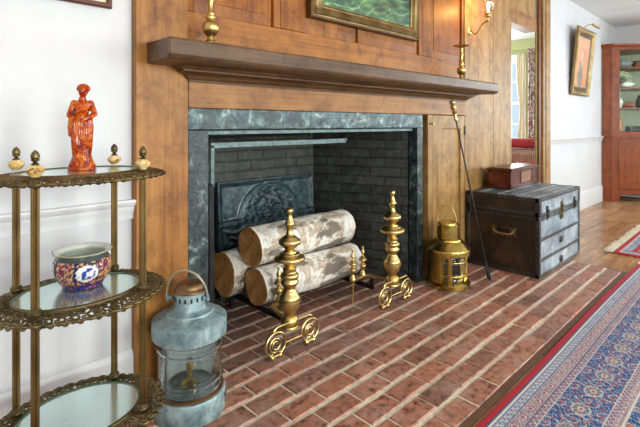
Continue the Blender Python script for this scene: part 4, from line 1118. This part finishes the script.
for a, b in ((.088, .488), (.492, FWd-.088)):
    m = MB(); m.box(a, b, -.002, .018, .175, .88)
    dr_ = m.build('door', CHERRY, cab, bevel=.003)
    m = MB(); 
    for r4 in ((a, a+.06, .175, .88), (b-.06, b, .175, .88), (a+.06, b-.06, .175, .25), (a+.06, b-.06, .80, .88)): m.box(r4[0], r4[1], -.012, -.001, r4[2], r4[3])
    m.box(a+.085, b-.085, -.008, -.001, .28, .77); m.build('door_panel', CHERRY, dr_, bevel=.003)
    MB().sphere((b-.03 if a < .3 else a+.03, -.022, .52), .012, 10).build('knob', BRASS, dr_)
m = MB()
m.add([(0, 0, 0), (.10, 0, 0), (.10, 0, .04), (.13, 0, .09), (.17, 0, .10), (FWd/2-.06, 0, .10), (FWd/2, 0, .075), (FWd/2+.06, 0, .10), (FWd-.17, 0, .10), (FWd-.13, 0, .09), (FWd-.10, 0, .04), (FWd-.10, 0, 0), (FWd, 0, 0), (FWd, 0, .125), (0, 0, .125)], [tuple(range(15))])
m.add([(v[0], v[1]+.022, v[2]) for v in m.v[:15]], [tuple(range(14, -1, -1))]); m.f += [(i, (i+1) % 15, 15+(i+1) % 15, 15+i) for i in range(15)]
m.v = [(x, y-.008, z) for x, y, z in m.v]; m.build('bracket_base', CHERRY, cab)
gd = MB().box(.086, FWd-.086, .004, .008, .992, 2.148).build('glass_door', PANE, cab)
m = MB()
for x in (.086, FWd/2-.012, FWd-.11): m.box(x, x+.024, -.004, .016, .992, 2.148)
m.build('muntin', CHERRY, gd)
def cabp(lx, ly, z):
    c = math.cos(-PI/4); s = math.sin(-PI/4); return (CXo+lx*c-ly*s, CYo+lx*s+ly*c, z)
def citem(name, label, cat, lx, ly, z, rz=0): return thing(name, label, cat, cabp(lx, ly, z), (0, 0, -PI/4+rz))
def duck(lx, ly, z, label, body, head, s=1.0, rz=0):
    t = citem('duck_decoy', label, 'decoy duck', lx, ly, z, rz)
    m = MB(); m.sphere((0, 0, .045*s), .05*s, 16, (1.7, .8, .85)); m.sphere((.085*s, 0, .055*s), .02*s, 10, (1.8, .8, .6)); m.build('body', body, t, fix=False)
    m = MB(); m.tube([(-.055*s, 0, .06*s), (-.066*s, 0, .10*s)], [.022*s, .018*s], 12); m.sphere((-.072*s, 0, .108*s), .028*s, 14, (1.15, .85, .9)); m.sphere((-.11*s, 0, .102*s), .014*s, 10, (1.6, .8, .4)); m.build('head', head, t, fix=False)
DKG = plain('decoy_grey', (120,128,132), .5, var=.4, scale=50); DKB = plain('decoy_brown', (96,44,24), .45); DKD = plain('decoy_dark', (44,46,48), .45); CHINA = plain('white_china', (226,226,220), .15, var=.03)
duck(.235, .10, 1.916, 'decoy duck with brown head on the top shelf of the corner cabinet', DKG, DKB, 1.2)
duck(.26, .07, 1.623, 'small dark and white decoy in front of the round plate', CHINA, DKD, 1.0)
t = citem('wooden_block', 'small brown wooden box on the top shelf beside the decoy duck', 'box', .46, .15, 1.916); m = MB(); m.box(-.05, .05, -.04, .04, 0, .085).build('case', CHERRY, t, bevel=.003); MB().box(-.055, .055, -.045, .045, .085, .10).build('lid', DKB, t, bevel=.003)
t = citem('plate', 'round green patterned plate standing upright behind the small decoy', 'plate', .28, .18, 1.623)
MB().lathe([(0, .0), (.07, .0), (.09, .012), (.122, .024), (.124, .027), (.09, .017), (.07, .006), (0, .006)], 36, T(0, .02, .124) @ Rx(math.radians(80))).build('dish', plain('plate_green', (150,160,104), .3, var=.25, scale=30), t)
MB().lathe([(0, .007), (.055, .007), (.056, .009), (0, .0095)], 24, T(0, .015, .124) @ Rx(math.radians(80))).build('centre_motif', plain('plate_motif', (70,92,70), .3, var=.4, scale=40), t)
t = citem('vase', 'white china vase with narrow neck on the third shelf', 'vase', .155, .09, 1.336)
MB().lathe(smoothprof([(0, 0), (.035, 0), (.032, .01), (.052, .05), (.055, .085), (.040, .12), (.018, .145), (.014, .18), (.022, .205), (.02, .205), (.012, .18), (0, .17)]), 28).build('body', CHINA, t)
t = citem('wooden_bowl', 'low amber-brown covered bowl on the third shelf beside the vase', 'bowl', .31, .12, 1.336)
MB().lathe(smoothprof([(0, 0), (.05, 0), (.075, .02), (.085, .045), (.06, .07), (.02, .085), (0, .088)]), 28).build('body', plain('amber_ware', (150,84,34), .3), t); MB().sphere((0, 0, .092), .012, 10).build('knob', DKB, t)
t = citem('jug', 'dark pottery jug on the third shelf', 'jug', .50, .13, 1.336)
MB().lathe(smoothprof([(0, 0), (.05, 0), (.075, .05), (.07, .10), (.04, .14), (.038, .17), (.045, .18), (.035, .178), (.03, .15), (0, .14)]), 28).build('body', DKD, t)
MB().tube(bez([(.04, 0, .165), (.09, 0, .15), (.085, 0, .09), (.07, 0, .08)], 16), .008, 8).build('handle', DKD, t)
t = citem('small_frame', 'small brown framed card standing on the lowest glazed shelf', 'frame', .17, .10, .991, .1)
MB().box(-.055, .055, -.008, .008, 0, .19).build('frame', wood('small_frame_wood', [(130,84,54), (160,110,74), (180,130,92)], knots=False), t, bevel=.003); MB().box(-.035, .035, -.011, -.008, .025, .165).build('card', plain('card', (176,120,90), .6, var=.3, scale=40), t)
t = citem('storage_tin', 'dark green oblong tin on the lowest glazed shelf', 'tin', .42, .12, .991)
MB().box(-.12, .12, -.05, .05, 0, .075).build('case', plain('dark_green_tin', (34,44,40), .4, .3), t, bevel=.006); MB().box(-.123, .123, -.053, .053, .06, .08).build('lid', plain('dark_tin_lid', (40,48,46), .35, .3), t, bevel=.004)

# ---------------------------------------------------------------- room beyond the doorway
CURT = plain('cream_curtain', (236,222,196), .8, var=.04)
def drape(name, label, y0, y1, z0, z1, mat, X, pinch=None):
    def fn(u, v):
        y = y0+(y1-y0)*u
        if pinch:
            k = math.exp(-((v-pinch[0])/.22)**2)*pinch[1]; yc = pinch[2]; y = y+(yc-y)*k
        return (X+.018*math.sin(u*26)+.006*math.sin(u*61+v*3), y, z0+(z1-z0)*v)
    o = MB().grid(fn, 90, 30).build(name, mat, fix=False, ang=90)
    s = o.modifiers.new('thick', 'SOLIDIFY'); s.thickness = .003
    return o
tag(drape('curtain', '', 3.11, 3.26, .5, 2.35, CURT, XR-.07, (.42, .5, 3.14)), 'cream curtain tied back at the window seen through the doorway', 'curtain')
s = Nodes('floral_cloth'); n = s.noise(s.coord(), 16, 3, .5, 1.5); n2 = s.noise(s.coord(loc=(3,3,3)), 22, 2)
c_ = s.ramp(n, [(.40, (226,216,204)), (.50, (216,200,190)), (.56, (150,76,84)), (.66, (112,70,76))]); c_ = s.mix(s.ramp(n2, [(.58, (0,0,0)), (.62, (255,255,255))]), c_, L4((108,118,84))); s.set(Base_Color=c_, Roughness=.85)
tag(drape('floral_curtain', '', 2.90, 3.062, .85, 2.42, s.m, XR-.06), 'narrow floral patterned hanging beside the cream curtain', 'hanging')
struct(MB().box(XR-.03, XR, 3.062, 3.11, 0, 2.45).build('trim_8', GREEN))
struct(MB().box(XR-.06, XR, 1.88, 5, 2.42, CH).build('trim_9', GREEN), 'green cornice of the far room')
sf = thing('sofa', 'red upholstered sofa seen through the doorway', 'sofa', (5.55, 2.12, 0))
RED = plain('red_upholstery', (150,34,38), .85, var=.12, bump=.2)
sw, sd_ = .72, 1.9
MB().box(0, sw, 0, sd_, .12, .42).build('seat_base', RED, sf, bevel=.03)
MB().box(sw-.02, sw+.2, 0, sd_, .12, .74).build('backrest', RED, sf, bevel=.05, seg=4)
for y in (0, sd_-.14): MB().box(0, sw, y, y+.14, .42, .62).build('armrest', RED, sf, bevel=.04, seg=3)
for i in range(3): MB().box(.02, sw-.04, .15+i*.535, .15+(i+1)*.535-.01, .42, .52).build('seat_cushion', RED, sf, bevel=.03, seg=3)
for x in (.06, sw): 
    for y in (.06, sd_-.06): MB().box(x-.025, x+.025, y-.025, y+.025, 0, .125).build('leg', CASING, sf)
s = Nodes('plaid_wool'); c = s.n('ShaderNodeTexCoord').outputs['Object']
w1 = s.n('ShaderNodeTexWave', {'Vector': c, 'Scale': 14.0}, bands_direction='Y').outputs['Fac']; w2 = s.n('ShaderNodeTexWave', {'Vector': c, 'Scale': 12.0}, bands_direction='Z').outputs['Fac']
cc = s.mix(s.math('MULTIPLY', w1, .7), L4((146,70,58)), L4((206,190,166))); cc = s.mix(s.math('MULTIPLY', w2, .6), cc, L4((88,70,60))); s.set(Base_Color=cc, Roughness=.95)
def throw(u, v):
    y = .08+.62*u; w_ = .004*math.sin(u*20+v*4)
    if v < .4: return (sw-.030-w_, y, .54+(.68-.54)*v/.4)
    if v < .6: q = (v-.4)/.2*PI; return (sw+.09-.116*math.cos(q), y, .68+.068*math.sin(q)+.004)
    return (sw+.206+w_, y, .68-(v-.6)/.4*.35)
o = MB().grid(throw, 30, 40).build('throw_blanket', s.m, fix=False, ang=80, loc=(5.55, 2.12, 0)); sl = o.modifiers.new('thick', 'SOLIDIFY'); sl.thickness = .006
cu = MB().box(-.09, .09, -.34, .34, 0, .13).build('cushion', RED, bevel=.05, seg=4, loc=(6.36, 2.50, .765)); tag(cu, 'plump red cushion lying along the top of the sofa back', 'cushion')
tag(o, 'plaid wool throw draped over the red sofa back', 'blanket')

# ---------------------------------------------------------------- light
def area(name, loc, rot, sx, sy, e, c):
    l = bpy.data.lights.new(name, 'AREA'); l.shape = 'RECTANGLE'; l.size = sx; l.size_y = sy; l.energy = e; l.color = c
    o = bpy.data.objects.new(name, l); COL.objects.link(o); o.location = loc; o.rotation_euler = rot; return o
DAY = (.90, .96, 1.0)
for (a, b, z0, z1) in EW: area('daylight_and_fill', (XR+.16, (a+b)/2, (z0+z1)/2), (0, PI/2, 0), z1-z0, b-a, 170, DAY)
for (a, b, z0, z1) in FW: area('daylight_and_fill', (XR+.16, (a+b)/2, (z0+z1)/2), (0, PI/2, 0), z1-z0, b-a, 160, DAY)
for (a, b, z0, z1), pw_ in zip(RW, (300, 300, 220, 90)): area('daylight_and_fill', ((a+b)/2, YB-.16, (z0+z1)/2), (PI/2, 0, 0), b-a, z1-z0, pw_, (1, .98, .95))
for (a, b, z0, z1) in BW: area('daylight_and_fill', ((a+b)/2, 5.16, (z0+z1)/2), (-PI/2, 0, 0), b-a, z1-z0, 150, DAY)  # fill light at the added back openings, brightens the far room
w = bpy.data.worlds.new('sky'); SC.world = w; w.use_nodes = True
w.node_tree.nodes['Background'].inputs[0].default_value = (.75, .86, 1, 1); w.node_tree.nodes['Background'].inputs[1].default_value = 2.0

# ---------------------------------------------------------------- camera
cam = bpy.data.cameras.new('camera'); co = bpy.data.objects.new('camera', cam); COL.objects.link(co)
F_ = 445.0; cam.sensor_width = 36; cam.lens = F_/640*36; cam.shift_y = (124-213.5)/640; cam.clip_start = .05
co.location = (0, 0, 1.1); co.rotation_euler = (PI/2, 0, -(PI/2-math.atan(458/445.)))
SC.camera = co
SC.cycles.use_denoising = True
SC.cycles.max_bounces = 10; SC.cycles.diffuse_bounces = 5; SC.cycles.transparent_max_bounces = 12; SC.cycles.sample_clamp_indirect = 6; SC.cycles.caustics_reflective = False
SC.view_settings.view_transform = 'Standard'; SC.view_settings.look = 'None'; SC.view_settings.gamma = 1; SC.view_settings.use_curve_mapping = False
SC.view_settings.exposure = -1.05
